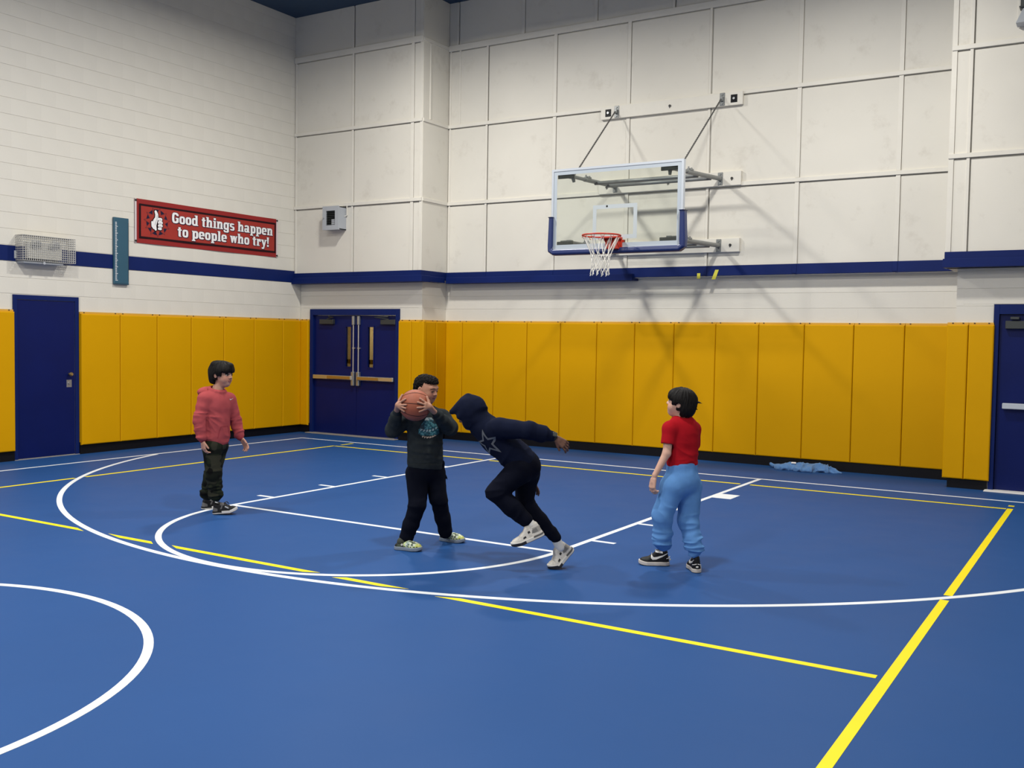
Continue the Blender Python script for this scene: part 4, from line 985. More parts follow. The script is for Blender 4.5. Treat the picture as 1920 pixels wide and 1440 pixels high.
# ------------------------------------------------------------------ shoes (local: x forward from heel, y left, z up)
def foot2d(X, Y, L, wd=1.0, grow=0.0):
    def rc(ax, ay, bx, by, ra, rb):
        dx, dy = bx-ax, by-ay; t = np.clip(((X-ax)*dx+(Y-ay)*dy)/(dx*dx+dy*dy), 0, 1); return np.sqrt((X-ax-t*dx)**2+(Y-ay-t*dy)**2)-(ra+(rb-ra)*t)
    d = rc(0.15*L, 0, 0.45*L, 0.004, 0.145*L*wd, 0.142*L*wd); e = rc(0.45*L, 0.004, 0.70*L, 0.002, 0.142*L*wd, 0.190*L*wd); g = rc(0.70*L, 0.002, 0.84*L, 0.0, 0.190*L*wd, 0.150*L*wd)
    k = 0.03
    for q in (e, g): hh = np.maximum(k-np.abs(d-q), 0)/k; d = np.minimum(d, q)-hh*hh*k*0.25
    return d-grow
SHOE = {}
def shoe_meshes(kind, L):
    if (kind, L) in SHOE: return SHOE[kind, L]
    prof = {'low': ((0, .072), (.18, .072), (.32, .068), (.42, .078), (.55, .070), (.72, .050), (.88, .044), (1, .036)),
            'mid': ((0, .098), (.16, .100), (.30, .096), (.42, .100), (.52, .082), (.70, .056), (.88, .048), (1, .038)),
            'high': ((0, .118), (.16, .120), (.34, .122), (.44, .112), (.54, .084), (.70, .058), (.88, .050), (1, .040)),
            'clog': ((0, .050), (.14, .052), (.24, .046), (.36, .058), (.50, .074), (.68, .064), (.86, .054), (1, .042))}[kind]
    px = np.array([p[0] for p in prof])*L; pz = np.array([p[1] for p in prof]); th = 0.030 if kind in ('high',) else 0.028
    lo, hi = (-0.02, -0.07, -0.012), (L+0.03, 0.07, 0.15); h = 0.0032
    S = SDF(lo, hi, h)
    def sole(X, Y, Z):
        d2 = foot2d(X, Y, L, grow=0.003); top = th+0.006*np.clip((X-0.8*L)/(0.2*L), 0, 1); bot = 0.010*np.clip((X-0.82*L)/(0.18*L), 0, 1)**2
        dz = np.maximum(Z-top, bot-Z); r = 0.004; return np.minimum(np.maximum(d2+r, dz+r), 0)+np.sqrt(np.maximum(d2+r, 0)**2+np.maximum(dz+r, 0)**2)-r
    S.f[:] = 0.5; S.func(sole, lo, hi, 0, 'add'); sole_m = S.mesh(1)
    def upper(X, Y, Z):
        hz = np.interp(X, px, pz); tp = np.clip((Z-th)/0.09, 0, 1.2); d2 = foot2d(X, Y, L, grow=-0.001)+tp*0.017*(1-0.25*(X < 0.3*L))+np.clip(-(X-0.03), 0, 1)*tp*0.2
        d = np.maximum(d2, Z-hz); k = 0.022; a, b = d2, (Z-hz)*0.9; hh = np.maximum(k-np.abs(a-b), 0)/k; d = np.maximum(a, b)+hh*hh*k*0.25
        return np.maximum(d, (th-0.012)-Z)
    S.f[:] = 0.5; S.func(upper, lo, hi, 0, 'add'); up_m = S.mesh(1)
    SHOE[kind, L] = (sole_m, up_m, th, upper); return SHOE[kind, L]
def place_shoe(root_, kind, L, heel, fwd, pitch=0.0, bend=0.0, roll=0.0, col_up=None, sole_mat=None, up_mat=None, name='shoe', side=1, extra=None):
    """heel: world point of the sole's heel; pitch>0 raises the toe; bend>0 curls the toe up at the ball"""
    (sv, sq), (uv, uq), th, fn = shoe_meshes(kind, L)
    f = nrm(fwd); l = nrm(np.cross((0, 0, 1.0), f)); u = np.array((0, 0, 1.0))
    f2 = f*math.cos(pitch)+u*math.sin(pitch); u2 = u*math.cos(pitch)-f*math.sin(pitch)
    l3 = l*math.cos(roll)+u2*math.sin(roll); u3 = u2*math.cos(roll)-l*math.sin(roll)
    def warp(V):
        V = V.copy(); V[:, 1] *= side
        if bend:
            x0 = 0.66*L; m = V[:, 0] > x0; a = bend*np.clip((V[m, 0]-x0)/(0.10*L), 0, 1); dx = V[m, 0]-x0; z = V[m, 2]
            V[m, 0] = x0+dx*np.cos(a)-z*np.sin(a); V[m, 2] = dx*np.sin(a)+z*np.cos(a)
        return np.array(heel)+V[:, :1]*f2+V[:, 1:2]*l3+V[:, 2:3]*u3
    fl = (lambda Q: Q[:, ::-1]) if side < 0 else (lambda Q: Q)
    o = mk(name, warp(uv), fl(uq), up_mat, root_, smooth=True, col=col_up(uv, L) if col_up else None)
    so = mk('sole', warp(sv), fl(sq), sole_mat[0], o, smooth=True, col=sole_mat[1](sv, L))
    def side_shape(nm, polys, mat, ysign=1, off=0.0015, sub=5):
        """shapes in (x, z) pressed onto the side of the upper"""
        VV, FF = [], []
        for p in polys:
            p = np.array(p, float); b = len(VV); quad = len(p) == 4
            for s_ in np.linspace(0, 1, sub+1):
                for t_ in np.linspace(0, 1, 3):
                    xz = (1-s_)*((1-t_)*p[0]+t_*p[3])+s_*((1-t_)*p[1]+t_*p[2]); ys_ = np.linspace(0, 0.07, 71)
                    dd = fn(np.full(71, xz[0]), ysign*ys_, np.full(71, xz[1])); ins = np.where(dd < 0)[0]; y = ys_[ins[-1]] if len(ins) else 0.02
                    VV.append((xz[0], ysign*(y+off), xz[1]))
            for i in range(sub):
                for j in range(2): a = b+i*3+j; FF.append((a, a+3, a+4, a+1))
        return mk(nm, warp(np.array(VV)), FF, mat, o)
    def world(x, y, z): return warp(np.array([[x, y, z]], float))[0]
    o_api = (o, side_shape, world)
    if extra: extra(*o_api)
    return o_api
# ------------------------------------------------------------------ people
M_skin = material('skin', (0.5, 0.3, 0.2), 0.5, spec=0.3, attr=True, var=0.04, vscale=30, bump=0.03, bscale=200)
M_hair = material('black_hair', (0.006, 0.005, 0.005), 0.55, spec=0.12, var=0.3, vscale=60, bump=0.25, bscale=160, stretch=(1, 1, 0.25))
M_curl = material('curly_hair', (0.006, 0.005, 0.005), 0.6, spec=0.08, bump=0.6, bscale=160)
M_attr = material('coloured_cloth', (1, 1, 1), 0.85, spec=0.1, attr=True, bump=0.10, bscale=350)
M_leather = material('coloured_leather', (1, 1, 1), 0.55, spec=0.2, attr=True, bump=0.05, bscale=150)
M_rose = material('rose_fleece', (0.36, 0.066, 0.072), 0.9, spec=0.08, var=0.06, vscale=20, bump=0.12, bscale=400)
M_rose_rib = material('rose_rib', (0.30, 0.045, 0.055), 0.9, spec=0.08, bump=0.12, bscale=400)
M_char = material('charcoal_fleece', (0.022, 0.027, 0.030), 0.92, spec=0.08, var=0.12, vscale=40, bump=0.12, bscale=400)
M_blackpant = material('black_joggers', (0.0035, 0.0045, 0.010), 0.9, spec=0.08, bump=0.1, bscale=300)
M_navyhood = material('navy_fleece', (0.0055, 0.0080, 0.022), 0.9, spec=0.08, var=0.1, vscale=20, bump=0.12, bscale=400)
M_darkpant = material('navy_black_joggers', (0.0035, 0.0045, 0.011), 0.9, spec=0.08, bump=0.1, bscale=300)
M_redtee = material('red_tee', (0.36, 0.007, 0.014), 0.85, spec=0.08, var=0.05, vscale=15, bump=0.08, bscale=400)
M_bluepant = material('light_blue_fleece', (0.110, 0.262, 0.555), 0.92, spec=0.08, var=0.05, vscale=25, bump=0.12, bscale=400)
M_offwhite = material('off_white_leather', (0.62, 0.60, 0.55), 0.5)
M_swoosh = material('pale_mark', (0.66, 0.64, 0.60), 0.5)
M_print = material('shirt_print', (1, 1, 1), 0.7, attr=True)
M_sock = material('white_sock', (0.66, 0.65, 0.62), 0.9, spec=0.08, bump=0.1, bscale=300)
M_lace = material('black_lace', (0.008, 0.008, 0.010), 0.7)
def torso_and_limbs(S, neck, chest, pelvis, left, fwd, sh, legs, arms, w=0.11, k=0.03):
    S.cone(chest, pelvis, w, w*0.9, k, n=fwd, sq=0.72)
    S.cone(neck-nrm(neck-chest)*0.01, chest, 0.045, w*0.8, k, n=fwd, sq=0.75)
    for a in arms: S.cone(lerp(chest, neck, 0.40), a[0], 0.042, 0.035, k); S.cone(a[0], a[1], 0.034, 0.030, 0.02); S.cone(a[1], a[2], 0.030, 0.0195, 0.012)
    for l in legs: S.cone(pelvis, l[0], 0.08, 0.072, k); S.cone(l[0], l[1], 0.07, 0.048, k); S.cone(l[1], l[2], 0.048, 0.032, 0.02)
def hair_bowl(name, c, R, H, root_, fr=0.115, back=-0.42, seed=5, volume=1.0, side=-0.10, tuft=None, lobes=()):
    S = SDF(c-H*0.95, c+H*0.95, 0.0042); L = lambda x, y, z: c+H*(x*R[0]+y*R[1]+z*R[2])
    S.ell(L(0, -0.05, 0.18), H*np.array((0.425, 0.505, 0.385))*volume, R, 0.02); S.ell(L(0, -0.24, -0.06), H*np.array((0.385*volume, 0.30, 0.38)), R, 0.03)
    for s in (-1, 1): S.ell(L(s*0.31, 0.02, 0.02), H*np.array((0.115, 0.25, 0.22)), R, 0.03); S.ell(L(s*0.30, -0.20, -0.16), H*np.array((0.10, 0.17, 0.24)), R, 0.03)
    S.ell(L(0, 0.25, 0.22), H*np.array((0.34, 0.20, 0.20)), R, 0.03)
    for p, r in lobes: S.ell(L(*p), H*np.array(r), R, 0.02)
    def loc(X, Y, Z): q = [(X-c[0]), (Y-c[1]), (Z-c[2])]; return [sum(q[j]*R[i][j] for j in range(3))/H for i in range(3)]
    def cut(X, Y, Z):
        x, y, z = loc(X, Y, Z); zz = z+0.03*np.sin(x*23)+0.02*np.sin(x*57+1)
        a = np.maximum(0.20-y, zz-fr-0.10*np.abs(x)*0); b = np.maximum(np.maximum(-0.02-y, zz-side), 0); b = np.maximum(0.0-y, zz-side); e = np.maximum(-0.13-y, zz-(side-0.16)); g = zz-back
        ear = np.sqrt(((np.abs(x)-0.40)/1.0)**2+((y+0.05)/1.0)**2+((z+0.06)/1.3)**2)-0.085
        return np.minimum(np.minimum(np.minimum(a, b), np.minimum(e, g)), ear)*H
    S.func(cut, c-H*0.95, c+H*0.95, 0.006, 'sub')
    if tuft is not None:
        for p, q in tuft: S.cone(L(*p), L(*q), 0.008, 0.003, 0.006)
    V, Q = S.mesh(1)
    # strands: ridges running from the crown down
    q = (V-c)/H; th = np.arctan2(q @ R[0], q @ R[1]); el = q @ R[2]
    P = np.stack([np.cos(th)*9, np.sin(th)*9, el*2.2], 1); V = V+vnormals(V, Q)*((vnoise(P, seed)-0.5)*0.009+(vnoise(P*2.7, seed+1)-0.5)*0.006)[:, None]
    return mk(name, V, Q, M_hair, root_, smooth=True)
def torso_folds(chest, pelvis, amp=0.006): 
    m = lerp(chest, pelvis, 0.6); return [(m, 0.22, pelvis-chest, 0.06, amp), (lerp(chest, pelvis, 0.95), 0.16, pelvis-chest, 0.035, amp*0.8)]
def limb_folds(a, b, c, amp=0.006, wl=0.035): return [(b, 0.13, c-a, wl, amp), (lerp(b, c, 0.75), 0.11, c-b, wl*0.9, amp*1.1), (lerp(a, b, 0.4), 0.12, b-a, wl*1.5, amp*0.6)]
SW = [(0.0, 0.0), (0.0, 0.0)]
def swoosh_polys(x0, z0, L, flip=1):
    """tapered tick: from the toe-side hook sweeping back and up"""
    up = [(0.05, 0.40), (0.10, 0.20), (0.20, 0.13), (0.40, 0.17), (0.70, 0.30), (1.0, 0.46)]; dn = [(0.02, 0.30), (0.02, 0.05), (0.12, -0.07), (0.32, -0.04), (0.66, 0.16), (1.0, 0.43)]
    out = []
    for i in range(len(up)-1): out.append([(x0+flip*L*a, z0+L*b) for a, b in (dn[i], dn[i+1], up[i+1], up[i])])
    return out
def sole_plain(c): return lambda V, L: np.tile(np.array(c), (len(V), 1))

# ---- person 1: rose hoodie, camouflage trousers, far left
F = Frame(405, 963); p1 = root('person', F.A, label='child in a rose pink hoodie and dark camouflage trousers standing at the left', cat='person')
P, D = F.P, F.D
fw = nrm(D(0.72, -0.70)); lf = np.cross((0, 0, 1.0), fw)
neck, chest, pelv = P(407, 732), P(406, 762), P(403, 826)
aR = (P(384, 748, -0.08), P(373, 787, -0.12), P(379, 823, -0.13)); aL = (P(429, 749, 0.08), P(441, 789, 0.12), P(450, 819, 0.07))
lR = (P(397, 836, -0.05), P(401, 890, -0.07), P(404, 926, -0.06)); lL = (P(410, 836, 0.06), P(398, 890, 0.07), P(389, 924, 0.08))
hc, HR, HH = P(416, 702.5), head_axes(D(0.82, -0.56, -0.06), 0.0), 0.222
S = SDF(*bounds([neck, pelv, hc+0.15*F.up, *aR, *aL, *lR, *lL, P(381, 848, -0.13), P(466, 842, 0.03), hc+HR[1]*0.13], 0.09), 0.0036)
build_head(S, hc, HR, HH); S.cone(hc-HR[2]*0.05-HR[1]*0.015, neck-F.up*0.03, 0.047, 0.052, 0.02)
torso_and_limbs(S, neck, chest, pelv, lf, fw, None, (lR, lL), (aR, aL), 0.095)
hand(S, aR[2]+D(0.005, 0, -0.018), D(0.12, -0.02, -1), D(0.85, 0.5, 0), D(0.5, -0.85, 0), 0.98, (22, 32, 25), 4)
hand(S, aL[2]+D(0.012, 0, -0.018), D(0.52, -0.30, -0.80), D(-0.6, -0.7, -0.4), D(0.6, -0.7, -0.1), 0.98, (12, 22, 20), 9)
sk1 = (0.47, 0.245, 0.175)
grow_body('body', S, p1, M_skin, lambda V: head_colours(V, hc, HR, HH, sk1, (0.012, 0.009, 0.008), (0.30, 0.10, 0.09)))
hair_bowl('hair', hc, HR, HH, p1, fr=0.10, back=-0.40, seed=5, volume=1.03, side=-0.06, lobes=(((0.05, 0.30, 0.40), (0.2, 0.14, 0.12)), ((-0.15, -0.2, 0.42), (0.2, 0.2, 0.12))))
S = SDF(*bounds([neck, pelv, *aR, *aL, neck-fw*0.12], 0.12), 0.0058)
S.cone(chest+F.up*0.015, lerp(chest, pelv, 0.84), 0.136, 0.142, 0.04, n=fw, sq=0.80); S.cone(neck-F.up*0.035, chest, 0.070, 0.120, 0.04, n=fw, sq=0.8)
for a, s in ((aR, -1), (aL, 1)):
    S.cone(lerp(chest, neck, 0.55)+lf*s*0.04, a[0], 0.070, 0.062, 0.03); S.chain([a[0], a[1], lerp(a[1], a[2], 0.85)], [0.062, 0.054, 0.046], 0.02)
hood = neck-fw*0.075-F.up*0.002                                   # hood lying on the back, collar ring round the neck
for t in np.linspace(0, 2*math.pi, 14, endpoint=False):
    q = neck+fw*0.060*math.cos(t)+lf*0.072*math.sin(t)+F.up*(0.004-0.020*math.cos(t)); t2 = t+2*math.pi/14; q2 = neck+fw*0.060*math.cos(t2)+lf*0.072*math.sin(t2)+F.up*(0.004-0.020*math.cos(t2)); S.cone(q, q2, 0.017, 0.017, 0.01)
S.ell(hood-fw*0.035-F.up*0.015, (0.115, 0.075, 0.05), np.stack([lf, fw, F.up]), 0.02); S.ell(hood-fw*0.06-F.up*0.06, (0.085, 0.05, 0.065), np.stack([lf, fw, F.up]), 0.02)
S.cone(neck+F.up*0.10, neck-F.up*0.03, 0.056, 0.052, 0.008, n=fw, sq=0.9, mode='sub')
fo = torso_folds(chest, pelv, 0.010)+limb_folds(*aR, 0.010, 0.04)+limb_folds(*aL, 0.010, 0.04)+[(P(398, 790, -0.08), 0.12, D(0.6, 0, 0.8), 0.035, 0.010)]
ho, hV, hQ = cloth('hoodie', S, p1, M_rose, fo, 11)
for a in (aR, aL):
    S = SDF(*bounds([a[1], a[2]], 0.09), 0.0045); e = lerp(a[1], a[2], 1.02); S.cone(lerp(a[1], a[2], 0.84), e, 0.036, 0.033, 0.005); cloth('cuff', S, ho, M_rose_rib)
hb, he = lerp(chest, pelv, 0.93), lerp(chest, pelv, 1.03)
S = SDF(*bounds([hb, he], 0.17), 0.005); S.cone(hb+F.up*0.03, he-F.up*0.03, 0.134, 0.128, 0.005, n=fw, sq=0.82); S.func(lambda X, Y, Z: np.maximum(Z-hb[2]-0.01, (he[2]-0.006)-Z), *bounds([hb, he], 0.17), 0.006, 'int'); cloth('hem_rib', S, ho, M_rose_rib)
decal('chest_logo', hV, hQ, swoosh_polys(0, 0, 0.030), P(430.5, 751, -0.1), fw*0.15+F.right*0.98, F.up, F.away, M_swoosh, ho, 0.003, sub=3)
pk = lerp(chest, pelv, 0.72)
decal('pocket_seam', hV, hQ, [[(-0.075, -0.055), (-0.068, -0.055), (-0.045, 0.05), (-0.052, 0.05)], [(0.068, -0.055), (0.075, -0.055), (0.052, 0.05), (0.045, 0.05)], [(-0.05, 0.046), (0.05, 0.046), (0.05, 0.051), (-0.05, 0.051)]], pk, lf*-1, F.up, -fw, M_rose_rib, ho, 0.002, sub=5)
S = SDF(*bounds([pelv, *lR, *lL], 0.14), 0.0058)
S.cone(lerp(chest, pelv, 0.95), pelv-F.up*0.03, 0.100, 0.112, 0.03, n=fw, sq=0.82)
for l in (lR, lL): S.cone(pelv-F.up*0.03, l[0], 0.090, 0.085, 0.03); S.chain([l[0], l[1], lerp(l[1], l[2], 0.55), l[2], l[2]-F.up*0.012], [0.085, 0.072, 0.064, 0.060, 0.054], 0.02)
def camo(V, seed=3):
    a = vnoise(V*np.array((14, 14, 22)), seed); b = vnoise(V*np.array((17, 17, 26))+7, seed+4); col = np.tile(np.array((0.007, 0.009, 0.007)), (len(V), 1))
    col[a > 0.55] = (0.015, 0.019, 0.011); col[b > 0.64] = (0.030, 0.030, 0.020); col[(a < 0.3)] = (0.004, 0.004, 0.004); return col
cloth('trousers', S, p1, M_attr, limb_folds(*lR, 0.009, 0.05)+limb_folds(*lL, 0.009, 0.05)+[(lerp(lR[1], lR[2], 0.9), 0.12, F.up, 0.03, 0.010), (lerp(lL[1], lL[2], 0.9), 0.12, F.up, 0.03, 0.010)], 21, colour=camo)
def sneaker_grey(V, L):
    x, y, z = V[:, 0]/L, V[:, 1], V[:, 2]; col = np.tile(np.array((0.009, 0.009, 0.011)), (len(V), 1)); g = (0.13, 0.125, 0.125)
    col[(x < 0.22) & (z < 0.072-0.10*x)] = g; col[(z > 0.078) & (x > 0.33) & (x < 0.5)] = g; col[(np.abs(x-0.36-(z-0.05)*2.0) < 0.03) & (z > 0.045)] = g; col[(x > 0.93) & (z < 0.05)] = (0.06, 0.06, 0.06); return col
def sole_black_white(V, L):
    x, z = V[:, 0]/L, V[:, 2]; col = np.tile(np.array((0.62, 0.60, 0.58)), (len(V), 1)); col[(x < 0.38) & (z > 0.012)] = (0.008, 0.008, 0.009); col[z < 0.004] = (0.06, 0.05, 0.06); return col
def laces_grey(o, side_shape, world):
    m = MB()
    for i in range(4):
        x = 0.115+i*0.016; z = 0.088-i*0.009; m.tube([world(x, 0.022, z-0.006), world(x+0.004, 0, z+0.003), world(x, -0.022, z-0.006)], 0.004, 6)
    m.tube([world(0.112, 0.006, 0.096), world(0.125, 0.03, 0.10), world(0.14, 0.035, 0.085)], 0.004, 6).tube([world(0.112, -0.006, 0.096), world(0.13, -0.03, 0.10), world(0.145, -0.034, 0.08)], 0.004, 6); m.mk('laces', M_lace, o)
    for ys in (-1, 1): side_shape('eyelet_strip', [[(0.118, 0.062), (0.15, 0.046), (0.155, 0.053), (0.122, 0.071)]], M_greybox, ys)
d_ = F.on_floor(446, 963)-F.on_floor(401, 966)
place_shoe(p1, 'mid', 0.232, F.on_floor(399, 964), D(0.93, -0.16), math.radians(5), math.radians(14), 0, sneaker_grey, (M_leather, sole_black_white), M_leather, extra=laces_grey, side=-1)
place_shoe(p1, 'mid', 0.232, F.on_floor(377.5, 955), D(0.95, 0.22), 0.0, 0.0, 0, sneaker_grey, (M_leather, sole_black_white), M_leather, extra=laces_grey)

# ---- person 2: charcoal sweatshirt, holding the ball
F = Frame(806, 1027); p2 = root('person', F.A, label='child in a charcoal sweatshirt and black trousers hugging the basketball', cat='person')
P, D = F.P, F.D
fw = nrm(D(0.34, -0.94)); lf = np.cross((0, 0, 1.0), fw)
BR = 0.1195; bc = P(778.4, 760, -0.245)
neck, chest, pelv = P(799, 770, 0.0), P(797, 795, 0.0), P(797, 874, 0.0)
aR = (P(769, 783, -0.02), P(737, 806, -0.07), P(744, 771, -0.20)); aL = (P(829, 783, 0.03), P(843, 802, -0.05), P(816, 774, -0.25))
lR = (P(783, 888, -0.02), P(783, 947, -0.08), P(762, 1008, -0.03)); lL = (P(813, 888, 0.04), P(822, 934, 0.02), P(835, 996, 0.11))
hc, HR, HH = P(799.5, 730.5, -0.03), head_axes(D(0.80, -0.52, -0.20), 0.0), 0.208
S = SDF(*bounds([neck, pelv, hc+0.15*F.up, *aR, *aL, *lR, *lL, bc-F.away*0.15], 0.08), 0.0036)
build_head(S, hc, HR, HH, chubby=1.15); S.cone(hc-HR[2]*0.05-HR[1]*0.015, neck-F.up*0.03, 0.05, 0.058, 0.02)
torso_and_limbs(S, neck, chest, pelv, lf, fw, None, (lR, lL), (aR, aL), 0.11)
def ball_hand(S, w, palm_dir, finger_dirs, thumb_dir):
    """palm on the ball in direction palm_dir from its centre; every finger follows the ball"""
    on = lambda v, r: bc+nrm(v)*(BR+r)
    pc = on(palm_dir, 0.013); S.cone(w, pc, 0.020, 0.024, 0.012)
    for i, (d, ln) in enumerate(finger_dirs):
        v0 = nrm(np.array(palm_dir)+0.16*np.array(d)); K = on(palm_dir+nrm(d)*0.30, 0.011); S.cone(pc, K, 0.014, 0.0105, 0.010)
        prev = K
        for s_ in (0.5, 1.0):
            q = on(nrm(palm_dir)+nrm(d)*(0.30+ln*s_), 0.0075-0.001*s_); S.cone(prev, q, 0.0084, 0.0076, 0.004); prev = q
    K = on(nrm(palm_dir)+nrm(thumb_dir)*0.28, 0.010); S.cone(pc, K, 0.014, 0.0105, 0.010); S.cone(K, on(nrm(palm_dir)+nrm(thumb_dir)*0.62, 0.008), 0.0098, 0.008, 0.004)
pdR = D(-0.93, -0.28, 0.02); pdL = D(0.80, -0.60, -0.02)
ball_hand(S, aR[2], nrm(pdR), [(D(0.35, -0.75, 0.62), 0.50), (D(0.42, -0.95, 0.10), 0.52), (D(0.42, -0.95, -0.22), 0.48), (D(0.35, -0.85, -0.62), 0.42)], D(0.4, 0.2, 0.9))
ball_hand(S, aL[2], nrm(pdL), [(D(-0.55, -0.55, 0.75), 0.55), (D(-0.75, -0.72, 0.42), 0.58), (D(-0.80, -0.75, -0.08), 0.55), (D(-0.68, -0.65, -0.48), 0.45)], D(-0.05, 0.1, 1.0))
sk2 = (0.40, 0.205, 0.140)
grow_body('body', S, p2, M_skin, lambda V: head_colours(V, hc, HR, HH, sk2, (0.010, 0.008, 0.007), (0.25, 0.085, 0.075), closed=True))
S = SDF(hc-HH*0.9, hc+HH*0.9, 0.004); L = lambda x, y, z: hc+HH*(x*HR[0]+y*HR[1]+z*HR[2])
S.ell(L(0, -0.07, 0.19), HH*np.array((0.385, 0.465, 0.375)), HR, 0.02); S.ell(L(0, -0.22, 0.02), HH*np.array((0.35, 0.30, 0.30)), HR, 0.02); S.ell(L(0, 0.18, 0.36), HH*np.array((0.27, 0.22, 0.16)), HR, 0.03)
def cut2(X, Y, Z):
    q = [X-hc[0], Y-hc[1], Z-hc[2]]; x, y, z = [sum(q[j]*HR[i][j] for j in range(3))/HH for i in range(3)]
    a = np.maximum(0.17-y, z-0.285); b = np.maximum(-0.005-y+0.0*x, z-0.10); b = np.maximum(0.04-y, z-0.285+0.9*(y-0.04)*0-0.0); b = np.minimum(b, np.maximum(0.02-y, z-0.06)); e = np.maximum(-0.16-y, z-0.03); g = z+0.24
    return np.minimum(np.minimum(a, b), np.minimum(e, g))*HH
S.func(cut2, hc-HH*0.9, hc+HH*0.9, 0.006, 'sub'); V, Q = S.mesh(1); V = V+vnormals(V, Q)*((vnoise(V*110, 3)-0.5)*0.012)[:, None]; mk('hair', V, Q, M_curl, p2, smooth=True)
S = SDF(*bounds([neck, pelv, *aR, *aL], 0.13), 0.0058)
S.cone(chest+F.up*0.01, lerp(chest, pelv, 0.86), 0.142, 0.143, 0.04, n=fw, sq=0.78); S.cone(neck-F.up*0.02, chest, 0.066, 0.125, 0.04, n=fw, sq=0.8)
for a, s in ((aR, -1), (aL, 1)):
    S.cone(lerp(chest, neck, 0.55)+lf*s*0.05, a[0], 0.070, 0.064, 0.03); S.chain([a[0], a[1], lerp(a[1], a[2], 0.78)], [0.064, 0.058, 0.040], 0.02)
S.ell(bc, (BR+0.006,)*3, None, 0.006, 'sub'); S.cone(neck+F.up*0.12, neck-F.up*0.015, 0.058, 0.056, 0.006, mode='sub')
ho, hV, hQ = cloth('sweatshirt', S, p2, M_char, torso_folds(chest, pelv, 0.006)+limb_folds(*aR, 0.007, 0.04)+limb_folds(*aL, 0.007, 0.04)+[(P(800, 850), 0.16, D(0.5, 0, 0.85), 0.04, 0.008)], 31)
hb, he = lerp(chest, pelv, 0.90), lerp(chest, pelv, 1.0)
S = SDF(*bounds([hb, he], 0.19), 0.005); S.cone(hb+F.up*0.03, he-F.up*0.03, 0.144, 0.140, 0.005, n=fw, sq=0.79); S.func(lambda X, Y, Z: np.maximum(Z-hb[2], (he[2]-0.012-0.10*((X-he[0])*lf[0]+(Y-he[1])*lf[1]))-Z), *bounds([hb, he], 0.19), 0.006, 'int'); cloth('hem_rib', S, ho, M_char, [(he, 0.25, F.up, 0.02, 0.003)], 5)
for a in (aR, aL):
    S = SDF(*bounds([a[1], a[2]], 0.08), 0.0045); S.cone(lerp(a[1], a[2], 0.74), lerp(a[1], a[2], 0.97), 0.033, 0.030, 0.004); S.ell(bc, (BR+0.003,)*3, None, 0.003, 'sub'); cloth('cuff', S, ho, M_char)
# chest print: teal mountain-shaped patch, two rows of pale lettering-like marks
gp, gc = [], []
g0 = P(804, 800, -0.15); rr = np.random.default_rng(4)
px_ = 1/238.0
rows = 26; ncol = 26
for j in range(rows):
    v0, v1 = -17+j*32.6/rows, -17+(j+1)*32.6/rows
    wdt = np.interp((v0+v1)/2, (-17, -14, -7, 4, 10, 15.6), (14, 19, 18.5, 13, 9, 4.5))
    for i in range(ncol):
        u0, u1 = -wdt+i*2*wdt/ncol, -wdt+(i+1)*2*wdt/ncol; q_ = np.array([[(u0+u1)/2*0.30, (v0+v1)/2*0.42, 0.0]]); t = 0.65*vnoise(q_, 5)[0]+0.35*vnoise(q_*2.3, 8)[0]
        base_ = np.array((0.010, 0.085, 0.115))*(0.55+0.9*t)
        if t > 0.62: base_ = np.array((0.09, 0.27, 0.29))
        if t < 0.34: base_ = np.array((0.015, 0.03, 0.04))
        if v1 > 11.5: base_ = np.array((0.34, 0.40, 0.40)) if t > 0.42 else np.array((0.05, 0.15, 0.18))
        gp.append([(u0*px_, v0*px_), (u1*px_, v0*px_), (u1*px_, v1*px_), (u0*px_, v1*px_)]); gc.append(tuple(base_))
decal('chest_print', hV, hQ, gp, g0, F.right, F.up, F.away, M_print, ho, 0.0025, gc, sub=1)
lt_, lc_ = [], []
def bar(a, b, w):
    a = np.array(a); b = np.array(b); d = nrm(np.append(b-a, 0))[:2]; n_ = np.array((-d[1], d[0]))*w/2; lt_.append([tuple((a+n_)*px_), tuple((a-n_)*px_), tuple((b-n_)*px_), tuple((b+n_)*px_)])
mk_objs = []
for row, (xs_, f_, c_, hgt) in enumerate((((-15, -10, -5, 0.5, 6, 11.5), lambda x: -8+0.018*x*x+0.16*x, (0.40, 0.50, 0.50), 2.5), ((-12, -7.6, -3.2, 1.4, 5.8, 10), lambda x: -20.6+0.02*x*x+0.10*x, (0.56, 0.44, 0.34), 1.9))):
    for x in xs_:
        lt_.clear(); y = f_(x); a_ = rr.uniform(-0.6, 0.6, 8)
        bar((x+a_[0], y-hgt*0.9), (x+0.8+a_[1], y+hgt*0.7), 1.5); bar((x+2.2+a_[2], y-hgt*(0.5+0.4*a_[3])), (x+2.6+a_[4], y+hgt*(0.6+0.5*a_[5])), 1.4)
        decal('print_mark', hV, hQ, list(lt_), g0, F.right, F.up, F.away, M_print, ho, 0.0042, [c_]*len(lt_), sub=2)
S = SDF(*bounds([pelv, *lR, *lL], 0.16), 0.0058)
S.cone(lerp(chest, pelv, 0.92), pelv-F.up*0.03, 0.108, 0.122, 0.03, n=fw, sq=0.78)
for l in (lR, lL): S.cone(pelv-F.up*0.02, l[0], 0.097, 0.091, 0.03); S.chain([l[0], l[1], lerp(l[1], l[2], 0.6), l[2], l[2]-F.up*0.01], [0.092, 0.068, 0.060, 0.052, 0.046], 0.02)
S.ell(P(826, 868, 0.02), (0.034, 0.03, 0.030), None, 0.04); S.cone(P(836, 893, 0.03), P(839, 899, 0.03), 0.008, 0.004, 0.01)
cloth('trousers', S, p2, M_blackpant, limb_folds(*lR, 0.006, 0.06)+limb_folds(*lL, 0.006, 0.06), 41)
